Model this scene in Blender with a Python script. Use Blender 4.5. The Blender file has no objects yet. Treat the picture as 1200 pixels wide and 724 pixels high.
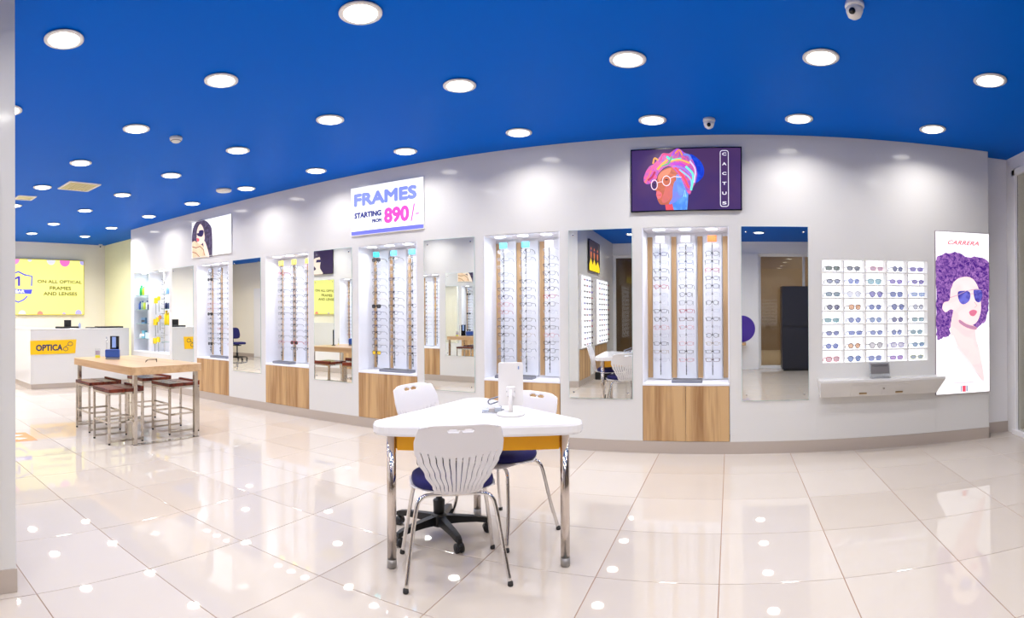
import bpy, bmesh, math, random
from mathutils import Vector, Matrix
R_ = random.Random(7)
S = bpy.context.scene
COL = S.collection
pi = math.pi

# ---------------------------------------------------------------- camera, world, exposure
cd = bpy.data.cameras.new('camera')
cam = bpy.data.objects.new('camera', cd)
COL.objects.link(cam)
S.camera = cam
cd.type = 'PANO'                       # the photograph is a stitched cylindrical panorama
cc = cd.cycles if hasattr(cd, 'cycles') else cd
cc.panorama_type = 'CENTRAL_CYLINDRICAL'
F = 656.9
cc.central_cylindrical_range_u_min = -600 / F
cc.central_cylindrical_range_u_max = 600 / F
cc.central_cylindrical_range_v_min = (366.5 - 724) / F
cc.central_cylindrical_range_v_max = 366.5 / F
cc.central_cylindrical_radius = 1.0
yaw = (600 - 855.97) / F
roll = 0.0056
r0 = Vector((math.cos(roll), 0, -math.sin(roll))); up = Vector((math.sin(roll), 0, math.cos(roll)))
fw = Vector((0, 1, 0)) * math.cos(yaw) + r0 * math.sin(yaw)
rt = r0 * math.cos(yaw) - Vector((0, 1, 0)) * math.sin(yaw)
cam.matrix_world = Matrix(((rt.x, up.x, -fw.x, 0), (rt.y, up.y, -fw.y, 0), (rt.z, up.z, -fw.z, 1.283), (0, 0, 0, 1)))
cd.clip_start = 0.02
W = bpy.data.worlds.new('mall_air'); S.world = W; W.use_nodes = True
W.node_tree.nodes['Background'].inputs[0].default_value = (0.75, 0.72, 0.68, 1)
W.node_tree.nodes['Background'].inputs[1].default_value = 0.35
S.view_settings.view_transform = 'Standard'; S.view_settings.look = 'None'
S.view_settings.gamma = 1; S.view_settings.use_curve_mapping = False
S.view_settings.exposure = 0.0
LAMP_W = 7.6          # each recessed ceiling lamp
NICHE_W = 1.35          # each little niche lamp

# ---------------------------------------------------------------- materials
MATS = {}
def srgb(c):
    return tuple((v / 12.92 if v <= .04045 else ((v + .055) / 1.055) ** 2.4) for v in [x / 255 for x in c]) + (1,)
def mat(name, rgb, rough=.5, metal=0., spec=.5, trans=0., alpha=1., coat=0., emit=None, es=0., ior=1.5, bump=0., bscale=40., vary=0.):
    if name in MATS: return MATS[name]
    m = bpy.data.materials.new(name); m.use_nodes = True
    nt = m.node_tree; b = nt.nodes['Principled BSDF']
    b.inputs['Base Color'].default_value = srgb(rgb); b.inputs['Roughness'].default_value = rough
    b.inputs['Metallic'].default_value = metal; b.inputs['Specular IOR Level'].default_value = spec
    b.inputs['Transmission Weight'].default_value = trans; b.inputs['Alpha'].default_value = alpha
    b.inputs['Coat Weight'].default_value = coat; b.inputs['Coat Roughness'].default_value = .05
    b.inputs['IOR'].default_value = ior
    if emit: b.inputs['Emission Color'].default_value = srgb(emit); b.inputs['Emission Strength'].default_value = es
    if bump or vary:
        tc = nt.nodes.new('ShaderNodeTexCoord'); n = nt.nodes.new('ShaderNodeTexNoise'); n.inputs['Scale'].default_value = bscale
        nt.links.new(tc.outputs['Object'], n.inputs['Vector'])
        if bump:
            bp = nt.nodes.new('ShaderNodeBump'); bp.inputs['Strength'].default_value = bump; bp.inputs['Distance'].default_value = .002
            nt.links.new(n.outputs['Fac'], bp.inputs['Height']); nt.links.new(bp.outputs['Normal'], b.inputs['Normal'])
        if vary:
            mx = nt.nodes.new('ShaderNodeMix'); mx.data_type = 'RGBA'
            c = srgb(rgb); mx.inputs[6].default_value = tuple(x * (1 - vary) for x in c[:3]) + (1,)
            mx.inputs[7].default_value = tuple(min(1, x * (1 + vary)) for x in c[:3]) + (1,)
            nt.links.new(n.outputs['Fac'], mx.inputs[0]); nt.links.new(mx.outputs[2], b.inputs['Base Color'])
    MATS[name] = m
    return m
def glow(name, rgb, s=1.0, rgb2=None, scale=30., gloss=.0, detail=2.):
    """backlit print or screen"""
    if name in MATS: return MATS[name]
    m = bpy.data.materials.new(name); m.use_nodes = True
    nt = m.node_tree; b = nt.nodes['Principled BSDF']
    b.inputs['Base Color'].default_value = tuple(x * .3 for x in srgb(rgb)[:3]) + (1,)
    b.inputs['Roughness'].default_value = .35; b.inputs['Specular IOR Level'].default_value = .3
    b.inputs['Emission Color'].default_value = srgb(rgb); b.inputs['Emission Strength'].default_value = s
    if rgb2:
        tc = nt.nodes.new('ShaderNodeTexCoord'); n = nt.nodes.new('ShaderNodeTexNoise'); n.inputs['Scale'].default_value = scale
        n.inputs['Detail'].default_value = detail; n.inputs['Distortion'].default_value = 1.2
        nt.links.new(tc.outputs['Object'], n.inputs['Vector'])
        r = nt.nodes.new('ShaderNodeValToRGB'); r.color_ramp.elements[0].position = .38; r.color_ramp.elements[1].position = .62
        r.color_ramp.elements[0].color = srgb(rgb); r.color_ramp.elements[1].color = srgb(rgb2)
        nt.links.new(n.outputs['Fac'], r.inputs[0]); nt.links.new(r.outputs[0], b.inputs['Emission Color'])
    MATS[name] = m
    return m
def wood(name, c1, c2, axis='Z', scale=1., rough=.45, bands=7.):
    if name in MATS: return MATS[name]
    m = bpy.data.materials.new(name); m.use_nodes = True
    nt = m.node_tree; b = nt.nodes['Principled BSDF']; L = nt.links
    b.inputs['Roughness'].default_value = rough
    tc = nt.nodes.new('ShaderNodeTexCoord'); mp = nt.nodes.new('ShaderNodeMapping')
    k = {'X': (0.5, 9, 9), 'Y': (9, .5, 9), 'Z': (9, 9, .5)}[axis]
    mp.inputs['Scale'].default_value = [v * scale for v in k]
    oi = nt.nodes.new('ShaderNodeObjectInfo'); ad = nt.nodes.new('ShaderNodeVectorMath'); ad.operation = 'ADD'
    mu = nt.nodes.new('ShaderNodeMath'); mu.operation = 'MULTIPLY'; mu.inputs[1].default_value = 13.
    L.new(oi.outputs['Random'], mu.inputs[0]); L.new(tc.outputs['Object'], ad.inputs[0]); L.new(mu.outputs[0], ad.inputs[1])
    L.new(ad.outputs[0], mp.inputs[0])
    n1 = nt.nodes.new('ShaderNodeTexNoise'); n1.inputs['Scale'].default_value = 1.1; n1.inputs['Detail'].default_value = 3
    n2 = nt.nodes.new('ShaderNodeTexNoise'); n2.inputs['Scale'].default_value = 6; n2.inputs['Detail'].default_value = 6
    L.new(mp.outputs[0], n1.inputs['Vector']); L.new(mp.outputs[0], n2.inputs['Vector'])
    a = nt.nodes.new('ShaderNodeMath'); a.operation = 'MULTIPLY_ADD'; a.inputs[1].default_value = .4
    L.new(n2.outputs['Fac'], a.inputs[0]); L.new(n1.outputs['Fac'], a.inputs[2])
    r = nt.nodes.new('ShaderNodeValToRGB'); r.color_ramp.elements[0].position = .5; r.color_ramp.elements[1].position = .82
    r.color_ramp.elements[0].color = srgb(c2); r.color_ramp.elements[1].color = srgb(c1)
    L.new(a.outputs[0], r.inputs[0]); L.new(r.outputs[0], b.inputs['Base Color'])
    MATS[name] = m
    return m
def tile_mat():
    m = bpy.data.materials.new('polished_cream_porcelain'); m.use_nodes = True
    nt = m.node_tree; b = nt.nodes['Principled BSDF']; L = nt.links
    b.inputs['Roughness'].default_value = .022; b.inputs['Specular IOR Level'].default_value = .52
    oi = nt.nodes.new('ShaderNodeObjectInfo'); r = nt.nodes.new('ShaderNodeValToRGB')
    r.color_ramp.elements[0].color = srgb((197, 186, 175)); r.color_ramp.elements[1].color = srgb((206, 196, 186))
    L.new(oi.outputs['Random'], r.inputs[0])
    tc = nt.nodes.new('ShaderNodeTexCoord'); n = nt.nodes.new('ShaderNodeTexNoise'); n.inputs['Scale'].default_value = 3; n.inputs['Detail'].default_value = 6
    L.new(tc.outputs['Object'], n.inputs['Vector'])
    r2 = nt.nodes.new('ShaderNodeValToRGB'); r2.color_ramp.elements[0].color = (.95, .94, .92, 1); r2.color_ramp.elements[1].color = (1, 1, 1, 1)
    L.new(n.outputs['Fac'], r2.inputs[0])
    mx = nt.nodes.new('ShaderNodeMix'); mx.data_type = 'RGBA'; mx.blend_type = 'MULTIPLY'; mx.inputs[0].default_value = 1
    L.new(r.outputs[0], mx.inputs[6]); L.new(r2.outputs[0], mx.inputs[7]); L.new(mx.outputs[2], b.inputs['Base Color'])
    return m
M_tile = tile_mat()
M_grout = mat('brown_grout', (150, 112, 86), .8)
M_ceil = mat('blue_ceiling_paint', (0, 97, 206), .42, spec=.02)
M_gloss = mat('glossy_white_laminate', (222, 220, 217), .10, spec=.4)
M_white = mat('white_paint', (244, 242, 243), .5)
M_beige = mat('beige_wall_paint', (250, 243, 228), .6)
M_yell = mat('alcove_paint_with_sign_glow', (252, 250, 206), .6)  # yellow glow of the lightbox is put into this wall's colour
M_niche = mat('niche_white', (240, 241, 248), .35)
M_base = mat('brushed_steel_skirting', (196, 184, 174), .32, metal=.35)
M_mirror = mat('mirror_silver', (242, 245, 243), .0, metal=1.)
M_mirror_edge = mat('mirror_glass_edge', (190, 215, 210), .1)
M_oak = wood('oak_laminate', (206, 168, 120), (158, 116, 74), 'Z', 1.)
M_strip = wood('oak_strip', (204, 170, 128), (176, 140, 100), 'Z', 1.)
M_tabletop = wood('light_oak_worktop', (212, 176, 134), (184, 144, 102), 'X', .8, .3)
M_stoolwood = wood('dark_red_wood', (126, 52, 34), (70, 24, 18), 'X', 1.6, .22)
M_chrome = mat('chrome', (225, 222, 220), .09, metal=1.)
M_steel = mat('polished_steel', (205, 198, 188), .16, metal=1.)
M_legsteel = mat('table_leg_steel', (216, 206, 198), .14, metal=1.)
M_black = mat('black_plastic', (22, 22, 24), .4)
M_blackg = mat('black_gloss', (14, 14, 18), .12)
M_rubber = mat('dark_rubber', (40, 38, 38), .7)
M_shell = mat('white_moulded_plastic', (232, 229, 232), .28)
M_navy = mat('navy_fabric', (24, 22, 92), .85, bump=.5, bscale=260.)
M_tabwhite = mat('white_gloss_tabletop', (238, 236, 238), .12)
M_apron = mat('yellow_modesty_panel', (238, 168, 0), .4)
M_acryl = mat('clear_acrylic', (245, 248, 252), .05, trans=.85, ior=1.45)
M_acpanel = mat('white_acrylic_panel', (238, 241, 250), .2)
M_grey = mat('grey_tray', (128, 130, 142), .4)
M_dgrey = mat('dark_grey', (70, 72, 78), .4)
M_glass = mat('shop_glass', (235, 240, 238), .0, trans=1., ior=1.45)
M_wplast = mat('white_plastic', (236, 232, 230), .35)
M_lamp = glow('lamp_diffuser', (255, 252, 246), 9.)
M_yellow = mat('yellow_sign', (250, 196, 0), .35)
M_navyink = mat('navy_ink', (28, 40, 92), .5)

# ---------------------------------------------------------------- geometry helpers
class MB:
    def __init__(s): s.v = []; s.f = []; s.m = []; s.mats = []; s.sm = []
    def mi(s, m):
        if m not in s.mats: s.mats.append(m)
        return s.mats.index(m)
    def add(s, vs, fs, m, smooth=False):
        o = len(s.v); s.v += [tuple(v) for v in vs]; i = s.mi(m)
        for f in fs: s.f.append([a + o for a in f]); s.m.append(i); s.sm.append(smooth)
        return s
    def box(s, x0, x1, y0, y1, z0, z1, m, bev=0.):
        if x0 > x1: x0, x1 = x1, x0
        if y0 > y1: y0, y1 = y1, y0
        if z0 > z1: z0, z1 = z1, z0
        if bev <= 0:
            vs = [(x, y, z) for z in (z0, z1) for y in (y0, y1) for x in (x0, x1)]
            return s.add(vs, [(0, 2, 3, 1), (4, 5, 7, 6), (0, 1, 5, 4), (2, 6, 7, 3), (0, 4, 6, 2), (1, 3, 7, 5)], m)
        b = bev; vs = []; ks = {}
        for ix, (X, dx) in enumerate(((x0, b), (x1, -b))):
            for iy, (Y, dy) in enumerate(((y0, b), (y1, -b))):
                for iz, (Z, dz) in enumerate(((z0, b), (z1, -b))):
                    ks[ix, iy, iz] = len(vs)
                    vs += [(X, Y + dy, Z + dz), (X + dx, Y, Z + dz), (X + dx, Y + dy, Z)]
        k = lambda a, c, e, j: ks[a, c, e] + j
        fs = [(k(0,0,0,0), k(0,0,1,0), k(0,1,1,0), k(0,1,0,0)), (k(1,0,0,0), k(1,1,0,0), k(1,1,1,0), k(1,0,1,0)),
              (k(0,0,0,1), k(1,0,0,1), k(1,0,1,1), k(0,0,1,1)), (k(0,1,0,1), k(0,1,1,1), k(1,1,1,1), k(1,1,0,1)),
              (k(0,0,0,2), k(0,1,0,2), k(1,1,0,2), k(1,0,0,2)), (k(0,0,1,2), k(1,0,1,2), k(1,1,1,2), k(0,1,1,2))]
        for a in (0, 1):
            for c in (0, 1):
                fs.append((k(a,c,0,0), k(a,c,0,1), k(a,c,1,1), k(a,c,1,0)))
                fs.append((k(a,0,c,0), k(a,0,c,2), k(a,1,c,2), k(a,1,c,0)))
                fs.append((k(0,a,c,1), k(0,a,c,2), k(1,a,c,2), k(1,a,c,1)))
                for e in (0, 1): fs.append((k(a,c,e,0), k(a,c,e,1), k(a,c,e,2)))
        return s.add(vs, fs, m)
    def tube(s, path, r, m, n=8, cap=True, smooth=True, closed=False):
        P = [Vector(p) for p in path]; N = len(P); rings = []
        rr = r if isinstance(r, (list, tuple)) else [r] * N
        u = None
        for i, p in enumerate(P):
            if closed: t = (P[(i + 1) % N] - P[i - 1])
            else: t = (P[min(i + 1, N - 1)] - P[max(i - 1, 0)])
            t.normalize()
            if u is None: u = t.cross(Vector((0, 0, 1)) if abs(t.z) < .9 else Vector((0, 1, 0))).normalized()
            else: u = (u - t * u.dot(t)).normalized()
            w = t.cross(u)
            rings.append([p + (u * math.cos(2 * pi * k / n) + w * math.sin(2 * pi * k / n)) * rr[i] for k in range(n)])
        vs = [v for r_ in rings for v in r_]; fs = []
        for i in range(N if closed else N - 1):
            j = (i + 1) % N
            for k in range(n): fs.append((i * n + k, i * n + (k + 1) % n, j * n + (k + 1) % n, j * n + k))
        if cap and not closed: fs += [tuple(reversed(range(n))), tuple((N - 1) * n + k for k in range(n))]
        return s.add(vs, fs, m, smooth)
    def lathe(s, prof, m, n=24, c=(0, 0, 0), smooth=True, axis='Z'):
        vs = []; fs = []
        for r, z in prof:
            for k in range(n):
                a = 2 * pi * k / n
                p = (r * math.cos(a), r * math.sin(a), z)
                if axis == 'Y': p = (p[0], p[2], p[1])
                vs.append((c[0] + p[0], c[1] + p[1], c[2] + p[2]))
        for i in range(len(prof) - 1):
            for k in range(n): fs.append((i * n + k, i * n + (k + 1) % n, (i + 1) * n + (k + 1) % n, (i + 1) * n + k))
        fs.append(tuple(reversed(range(n)))); fs.append(tuple((len(prof) - 1) * n + k for k in range(n)))
        return s.add(vs, fs, m, smooth)
    def prism(s, pts, z0, z1, m, bev=0., smooth=False):
        """pts: 2-D outline, extruded in z"""
        n = len(pts); cx = sum(p[0] for p in pts) / n; cy = sum(p[1] for p in pts) / n
        def ring(k, z): return [(cx + (x - cx) * k, cy + (y - cy) * k, z) for x, y in pts]
        if bev:
            k = 1 - bev; lv = [ring(k, z0), ring(1, z0 + (z1 - z0) * .2), ring(1, z1 - (z1 - z0) * .2), ring(k, z1)]
        else: lv = [ring(1, z0), ring(1, z1)]
        vs = [v for l in lv for v in l]; fs = []
        for i in range(len(lv) - 1):
            for k in range(n): fs.append((i * n + k, i * n + (k + 1) % n, (i + 1) * n + (k + 1) % n, (i + 1) * n + k))
        s.add(vs, fs, m, smooth)
        o = len(s.v) - len(vs); i = s.mi(m)
        s.f += [[o + k for k in reversed(range(n))], [o + (len(lv) - 1) * n + k for k in range(n)]]; s.m += [i, i]; s.sm += [False, False]
        return s
    def xf(s, M, start=0):
        s.v[start:] = [tuple(M @ Vector(v)) for v in s.v[start:]]; return s
    def mesh(s, name='mesh'):
        me = bpy.data.meshes.new(name); me.from_pydata(s.v, [], s.f)
        for m in s.mats: me.materials.append(m)
        me.polygons.foreach_set('material_index', s.m); me.polygons.foreach_set('use_smooth', s.sm)
        me.update(); return me
    def obj(s, name, parent=None, **k): return link(name, s.mesh(name), parent, **k)
def link(name, me, parent=None, label=None, cat=None, group=None, kind=None, loc=None, rz=None):
    o = bpy.data.objects.new(name, me); COL.objects.link(o)
    if parent: o.parent = parent
    if label: o['label'] = label
    if cat: o['category'] = cat
    if group: o['group'] = group
    if kind: o['kind'] = kind
    if loc: o.location = loc
    if rz: o.rotation_euler = (0, 0, rz)
    return o
def thing(name, label, cat, loc=(0, 0, 0), rz=0., group=None):
    return link(name, None, None, label, cat, group, None, loc, rz)
def struct(name, mb, parent=None): return mb.obj(name, parent, kind='structure')
def bez(pts, n=8):
    """Catmull-Rom through 3-D points"""
    P = [Vector(p) for p in pts]; P = [P[0] * 2 - P[1]] + P + [P[-1] * 2 - P[-2]]; out = []
    for i in range(1, len(P) - 2):
        a, b, c, d = P[i - 1:i + 3]
        for k in range(n):
            t = k / n
            out.append(.5 * ((2 * b) + (c - a) * t + (2 * a - 5 * b + 4 * c - d) * t * t + (-a + 3 * b - 3 * c + d) * t ** 3))
    out.append(P[-2]); return out
def closed_curve(pts, n=6):
    N = len(pts); out = []
    for i in range(N):
        a, b, c, d = [Vector(pts[(i + j) % N]) for j in (-1, 0, 1, 2)]
        for k in range(n):
            t = k / n
            out.append(tuple(.5 * ((2 * b) + (c - a) * t + (2 * a - 5 * b + 4 * c - d) * t * t + (-a + 3 * b - 3 * c + d) * t ** 3)))
    return out
def rrect(w, h, r, n=5, cx=0, cy=0):
    out = []
    for sx, sy, a0 in ((1, 1, 0), (-1, 1, pi / 2), (-1, -1, pi), (1, -1, 3 * pi / 2)):
        for k in range(n + 1):
            a = a0 + pi / 2 * k / n
            out.append((cx + sx * (w / 2 - r) + r * math.cos(a), cy + sy * (h / 2 - r) + r * math.sin(a)))
    return out
class Plane:
    """a flat printed surface: u right, v up, n outwards"""
    def __init__(s, O, Rv, Uv):
        s.O, s.R, s.U = Vector(O), Vector(Rv), Vector(Uv); s.N = s.R.cross(s.U)
    def p(s, u, v, n=0.): return s.O + s.R * u + s.U * v + s.N * n
    def poly(s, mb, pts, lay, m, curve=0):
        if curve: pts = closed_curve(pts, curve)
        n = .0006 * lay
        area = sum(pts[i - 1][0] * pts[i][1] - pts[i][0] * pts[i - 1][1] for i in range(len(pts)))
        if area < 0: pts = pts[::-1]
        mb.add([s.p(a, b, n) for a, b in pts], [tuple(range(len(pts)))], m)
    def stroke(s, mb, pts, w, lay, m, closed=False):
        n = .0006 * lay; vs = []; fs = []; N = len(pts)
        for i, p in enumerate(pts):
            a = Vector(pts[(i - 1) % N] if (closed or i > 0) else p); b = Vector(pts[(i + 1) % N] if (closed or i < N - 1) else p)
            t = (b - a); t = t.normalized() if t.length > 1e-9 else Vector((1, 0)); q = Vector((-t.y, t.x)) * w / 2
            vs += [s.p(p[0] - q.x, p[1] - q.y, n), s.p(p[0] + q.x, p[1] + q.y, n)]
        for i in range(N if closed else N - 1):
            j = (i + 1) % N; fs.append((2 * i, 2 * j, 2 * j + 1, 2 * i + 1))
        mb.add(vs, fs, m)
    def text(s, mb, txt, u0, u1, v0, v1, lay, m, bold=0., shear=0.):
        c = bpy.data.curves.new('lettering', 'FONT'); c.body = txt; c.size = 1; c.shear = shear; c.resolution_u = 3
        o = bpy.data.objects.new('lettering', c); COL.objects.link(o)
        me = bpy.data.meshes.new_from_object(o.evaluated_get(bpy.context.evaluated_depsgraph_get()))
        xs = [v.co.x for v in me.vertices]; ys = [v.co.y for v in me.vertices]
        a, b, d, e = min(xs), max(xs), min(ys), max(ys)
        k = min(bold * 1.6 * (v1 - v0), .2 * (v1 - v0)); sh = [(0, 0)] if not bold else [(k * math.cos(i * pi / 4), k * math.sin(i * pi / 4)) for i in range(8)]
        for i, (du, dv) in enumerate(sh):     # heavier strokes: the outline laid over itself a hair apart
            vs = [s.p(u0 + k + (v.co.x - a) / (b - a) * (u1 - u0 - 2 * k) + du, v0 + k + (v.co.y - d) / (e - d) * (v1 - v0 - 2 * k) + dv, .0006 * lay + .00002 * i) for v in me.vertices]
            mb.add(vs, [tuple(p.vertices) for p in me.polygons], m)
        bpy.data.objects.remove(o); bpy.data.curves.remove(c); bpy.data.meshes.remove(me)
def circ(cx, cy, rx, ry=None, n=20, a0=0, a1=2 * pi):
    ry = rx if ry is None else ry
    return [(cx + rx * math.cos(a0 + (a1 - a0) * k / n), cy + ry * math.sin(a0 + (a1 - a0) * k / n)) for k in range(n)]
ORD = ['topmost', 'second', 'third', 'fourth', 'fifth', 'sixth', 'seventh', 'eighth', 'ninth', 'tenth', 'eleventh', 'twelfth', 'thirteenth', 'fourteenth', 'bottom']

WY = 5.1; ZC = 2.905; NZ0, NZ1 = .64, 2.07; ND = .31
NICHES = [-7.16, -5.57, -3.99, -2.40, -.81]         # left edges, each .80 wide

# ---------------------------------------------------------------- floor
fl = MB().box(-14.2, 3.2, -2.9, 6.0, -.08, -.0025, M_grout)
floor = struct('floor', fl)
PX, PY = .598, .602
tm = MB().box(-PX / 2 + .0019, PX / 2 - .0019, -PY / 2 + .0019, PY / 2 - .0019, -.008, 0, M_tile, .0012).mesh('floor_tile')
rest = MB(); ntile = 0
for k in range(-24, 6):
    for j in range(-2, 13):
        x = -.06 + PX * (k + .5); y = 4.458 - PY * (j - .5)
        if x < -14 or y < -2.7: continue
        seen = -11.2 < x < 2.9 and y > .35 and math.hypot(x, y) > 1.9 and math.atan2(x, y) > -1.35 and y < 5.5
        if seen and ntile < 290:
            link('floor_tile', tm, floor, loc=(x, y, 0)); ntile += 1
        else:
            rest.box(x - PX / 2 + .0019, x + PX / 2 - .0019, y - PY / 2 + .0019, y + PY / 2 - .0019, -.008, 0, M_tile)
rest.obj('floor_tiles', floor, kind='stuff')
# ---------------------------------------------------------------- ceiling
struct('ceiling', MB().box(-14.2, 3.2, -2.9, 6.0, ZC, ZC + .1, M_ceil))
# ---------------------------------------------------------------- display wall (faces the camera)
w = MB()
xs = -9.3
edges = [(-9.2, -7.95)] + [(a, a + .8) for a in NICHES]
w.box(-9.3, 2.53, WY, 5.7, NZ1, ZC - .001, M_gloss)
px = -9.3
for a, b in edges + [(2.53, 2.53)]:
    if a > px and a < 2: w.box(px, a, WY, 5.7, 0, NZ1, M_gloss)
    px = b
HX0, HX1, HZ0, HZ1 = .833, 1.8825, .804, 1.78       # opening for the backlit display
w.box(-.01, HX0, WY, 5.7, 0, NZ1, M_gloss).box(HX1, 2.53, WY, 5.7, 0, NZ1, M_gloss).box(HX0, HX1, WY, 5.7, 0, HZ0, M_gloss)
w.box(HX0, HX1, WY, 5.7, HZ1, NZ1, M_gloss).box(HX0, HX1, WY + .115, 5.7, HZ0, HZ1, M_gloss)
for a, b in edges:
    w.box(a, b, WY + ND, 5.7, 0, NZ1, M_niche)
    w.box(a, b, WY + .02, WY + ND, 0, .11, M_gloss)
wall_back = struct('wall_back', w)
for a, b in ((.78, 1.949), (1.951, 2.53)):       # lower panels, joints just visible
    MB().box(a + .001, b - .001, WY - .002, WY - .0003, .112, NZ0 - .2, M_gloss, .0004).obj('wall_panel', wall_back)
struct('baseboard_back', MB().box(-9.3, 2.535, WY - .006, WY - .0002, 0, .11, M_base).box(2.53, 2.536, WY - .006, 5.3, 0, .11, M_base))
# recess at the right end and the shop window on the right
struct('wall_recess', MB().box(2.53, 2.86, 5.3, 5.7, 0, ZC, M_white).box(2.85, 3.0, 5.16, 5.7, 0, ZC, M_white).box(2.85, 3.0, -2.7, 5.16, 2.76, ZC, M_white))
struct('baseboard_recess', MB().box(2.536, 2.85, 5.29, 5.3, 0, .11, M_base))
wf = MB()
for y in (5.12, 3.55, 1.98, .41, -1.16, -2.6): wf.box(2.83, 2.9, y - .035, y + .035, .0, 2.76, M_white, .004)
wf.box(2.83, 2.9, -2.6, 5.15, 2.69, 2.76, M_white, .004).box(2.82, 2.92, -2.6, 5.15, .0, .05, M_white, .004)
win = struct('window_1', wf)
for i, (a, b) in enumerate(((3.59, 5.08), (2.02, 3.51), (.45, 1.94), (-1.12, .37), (-2.56, -1.2))):
    MB().box(2.86, 2.872, a, b, .05, 2.69, M_glass).obj('window_pane', win)
# far back wall with the counter, alcove wall
struct('wall_left', MB().box(-11.85, -11.65, 1.8, 5.9, 0, ZC, M_beige))
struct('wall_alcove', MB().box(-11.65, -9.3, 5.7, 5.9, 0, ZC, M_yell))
struct('baseboard_left', MB().box(-11.65, -11.638, 1.8, 5.7, 0, .1, M_base))
struct('wall_passage', MB().box(-14.2, -14.0, -1.2, 2.0, 0, ZC, M_beige).box(-14.2, -11.85, 1.8, 2.0, 0, ZC, M_beige).box(-14.2, -9.5, -1.4, -1.2, 0, ZC, M_beige))
struct('baseboard_passage', MB().box(-14.0, -9.6, -1.2, -1.188, 0, .1, M_base))
dr = MB().box(-12.95, -12.0, -1.2, -1.185, 0, 2.1, M_white).box(-12.9, -12.05, -1.185, -1.17, .01, 2.05, M_white, .003)
d1 = struct('door_1', dr)
MB().tube([(-12.12, -1.17, 1.02), (-12.12, -1.12, 1.02), (-12.24, -1.12, 1.02)], .009, M_steel).obj('door_handle', d1)
# block on the camera's left: wall parallel to the display wall, and its end facing right
ow = MB(); OY = .76      # its end face is the white edge at the far left of the photograph
ONICH = [(-9.55, -8.75), (-7.9, -7.1), (-6.18, -5.38), (-4.5, -3.7)]
ow.box(-9.6, -2.5, .15, OY, NZ1, ZC, M_gloss).box(-9.6, -2.5, .15, OY - ND, 0, NZ1, M_gloss)
px = -9.6
for a, b in ONICH + [(-2.5, -2.5)]:
    if a > px: ow.box(px, a, OY - ND, OY, 0, NZ1, M_gloss)
    px = b
ow.box(-2.75, -2.5, -2.7, .15, 0, ZC, M_gloss).box(-9.6, -9.4, -1.3, .15, 0, ZC, M_beige)
struct('wall_camera_left', ow)
struct('baseboard_camera_left', MB().box(-9.6, -2.494, OY, OY + .006, 0, .11, M_base).box(-2.5, -2.494, -2.7, OY, 0, .11, M_base))
# shop front behind the camera
sf = MB().box(-2.75, 3.0, -2.85, -2.6, 2.63, ZC, M_white).box(-.62, .64, -2.85, -2.55, 0, 2.63, M_white).box(2.75, 3.0, -2.85, -2.6, 0, 2.63, M_white)
struct('wall_front', sf)
for nm, a, b in (('window_2', -2.5, -.62), ('window_3', .64, 2.75)):
    fr = MB().box(a, b, -2.72, -2.66, 0, .07, M_white, .004).box(a, b, -2.72, -2.66, 2.57, 2.63, M_white, .004)
    for x in (a + .03, (a + b) / 2, b - .03): fr.box(x - .03, x + .03, -2.72, -2.66, .07, 2.57, M_white, .004)
    o = struct(nm, fr); mid = (a + b) / 2
    for c, d in ((a + .06, mid - .03), (mid + .03, b - .06)): MB().box(c, d, -2.695, -2.685, .07, 2.57, M_glass).obj('window_pane', o)
# mall outside the windows
M_mall = mat('mall_wall_brown', (120, 96, 70), .5, vary=.3, bscale=1.4)
M_mfloor = mat('mall_floor', (176, 156, 132), .15)
struct('floor_mall', MB().box(-6, 8, -9, -2.9, -.08, 0, M_mfloor).box(3.2, 8, -2.9, 7, -.08, 0, M_mfloor))
struct('wall_mall', MB().box(-6, 8, -9.2, -9, 0, 4, M_mall).box(8, 8.2, -9, 7, 0, 4, M_mall).box(2.9, 8, 7, 7.2, 0, 4, M_mall).box(-6.2, -6, -9, -2.9, 0, 4, M_mall))
struct('ceiling_mall', MB().box(-6, 8, -9, -2.9, 3.6, 3.7, M_mall).box(3.2, 8, -2.9, 7, 3.6, 3.7, M_mall))

# ---------------------------------------------------------------- ceiling lamps
lampm = MB().lathe([(.095, -.004), (.118, -.006), (.118, -.012), (.098, -.016), (.090, -.012)][::-1], M_wplast, 32).mesh('trim_ring')
lm = MB().add([(0.088 * math.cos(2 * pi * k / 32), .088 * math.sin(2 * pi * k / 32), -.0165) for k in range(32)], [tuple(reversed(range(32)))], M_lamp).mesh('diffuser')
lx = [1.76, .58, -.64, -1.83, -3.03, -4.22, -5.42, -6.62, -7.85, -9.2, -10.4]
ly = [4.64, 3.505, 2.37, 1.22]
spots = []
for i, x in enumerate(lx):
    for j, y in enumerate(ly):
        if (x, y) in ((-9.2, 2.37), (-10.4, 2.37)) and False: continue
        spots.append((x, y))
for x in lx[:4]:
    for y in (.06, -1.1): spots.append((x, y))
spots += [(x, 0.06) for x in ()] + [(-11.4, -.2), (-12.9, .4), (-10.3, -.2)]
COLN = ['rightmost', 'second', 'third', 'fourth', 'fifth', 'sixth', 'seventh', 'eighth', 'ninth', 'tenth', 'leftmost']
ROWN = {4.64: 'row nearest the display wall', 3.505: 'second row from the display wall', 2.37: 'third row from the display wall', 1.22: 'fourth row from the display wall'}
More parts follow.
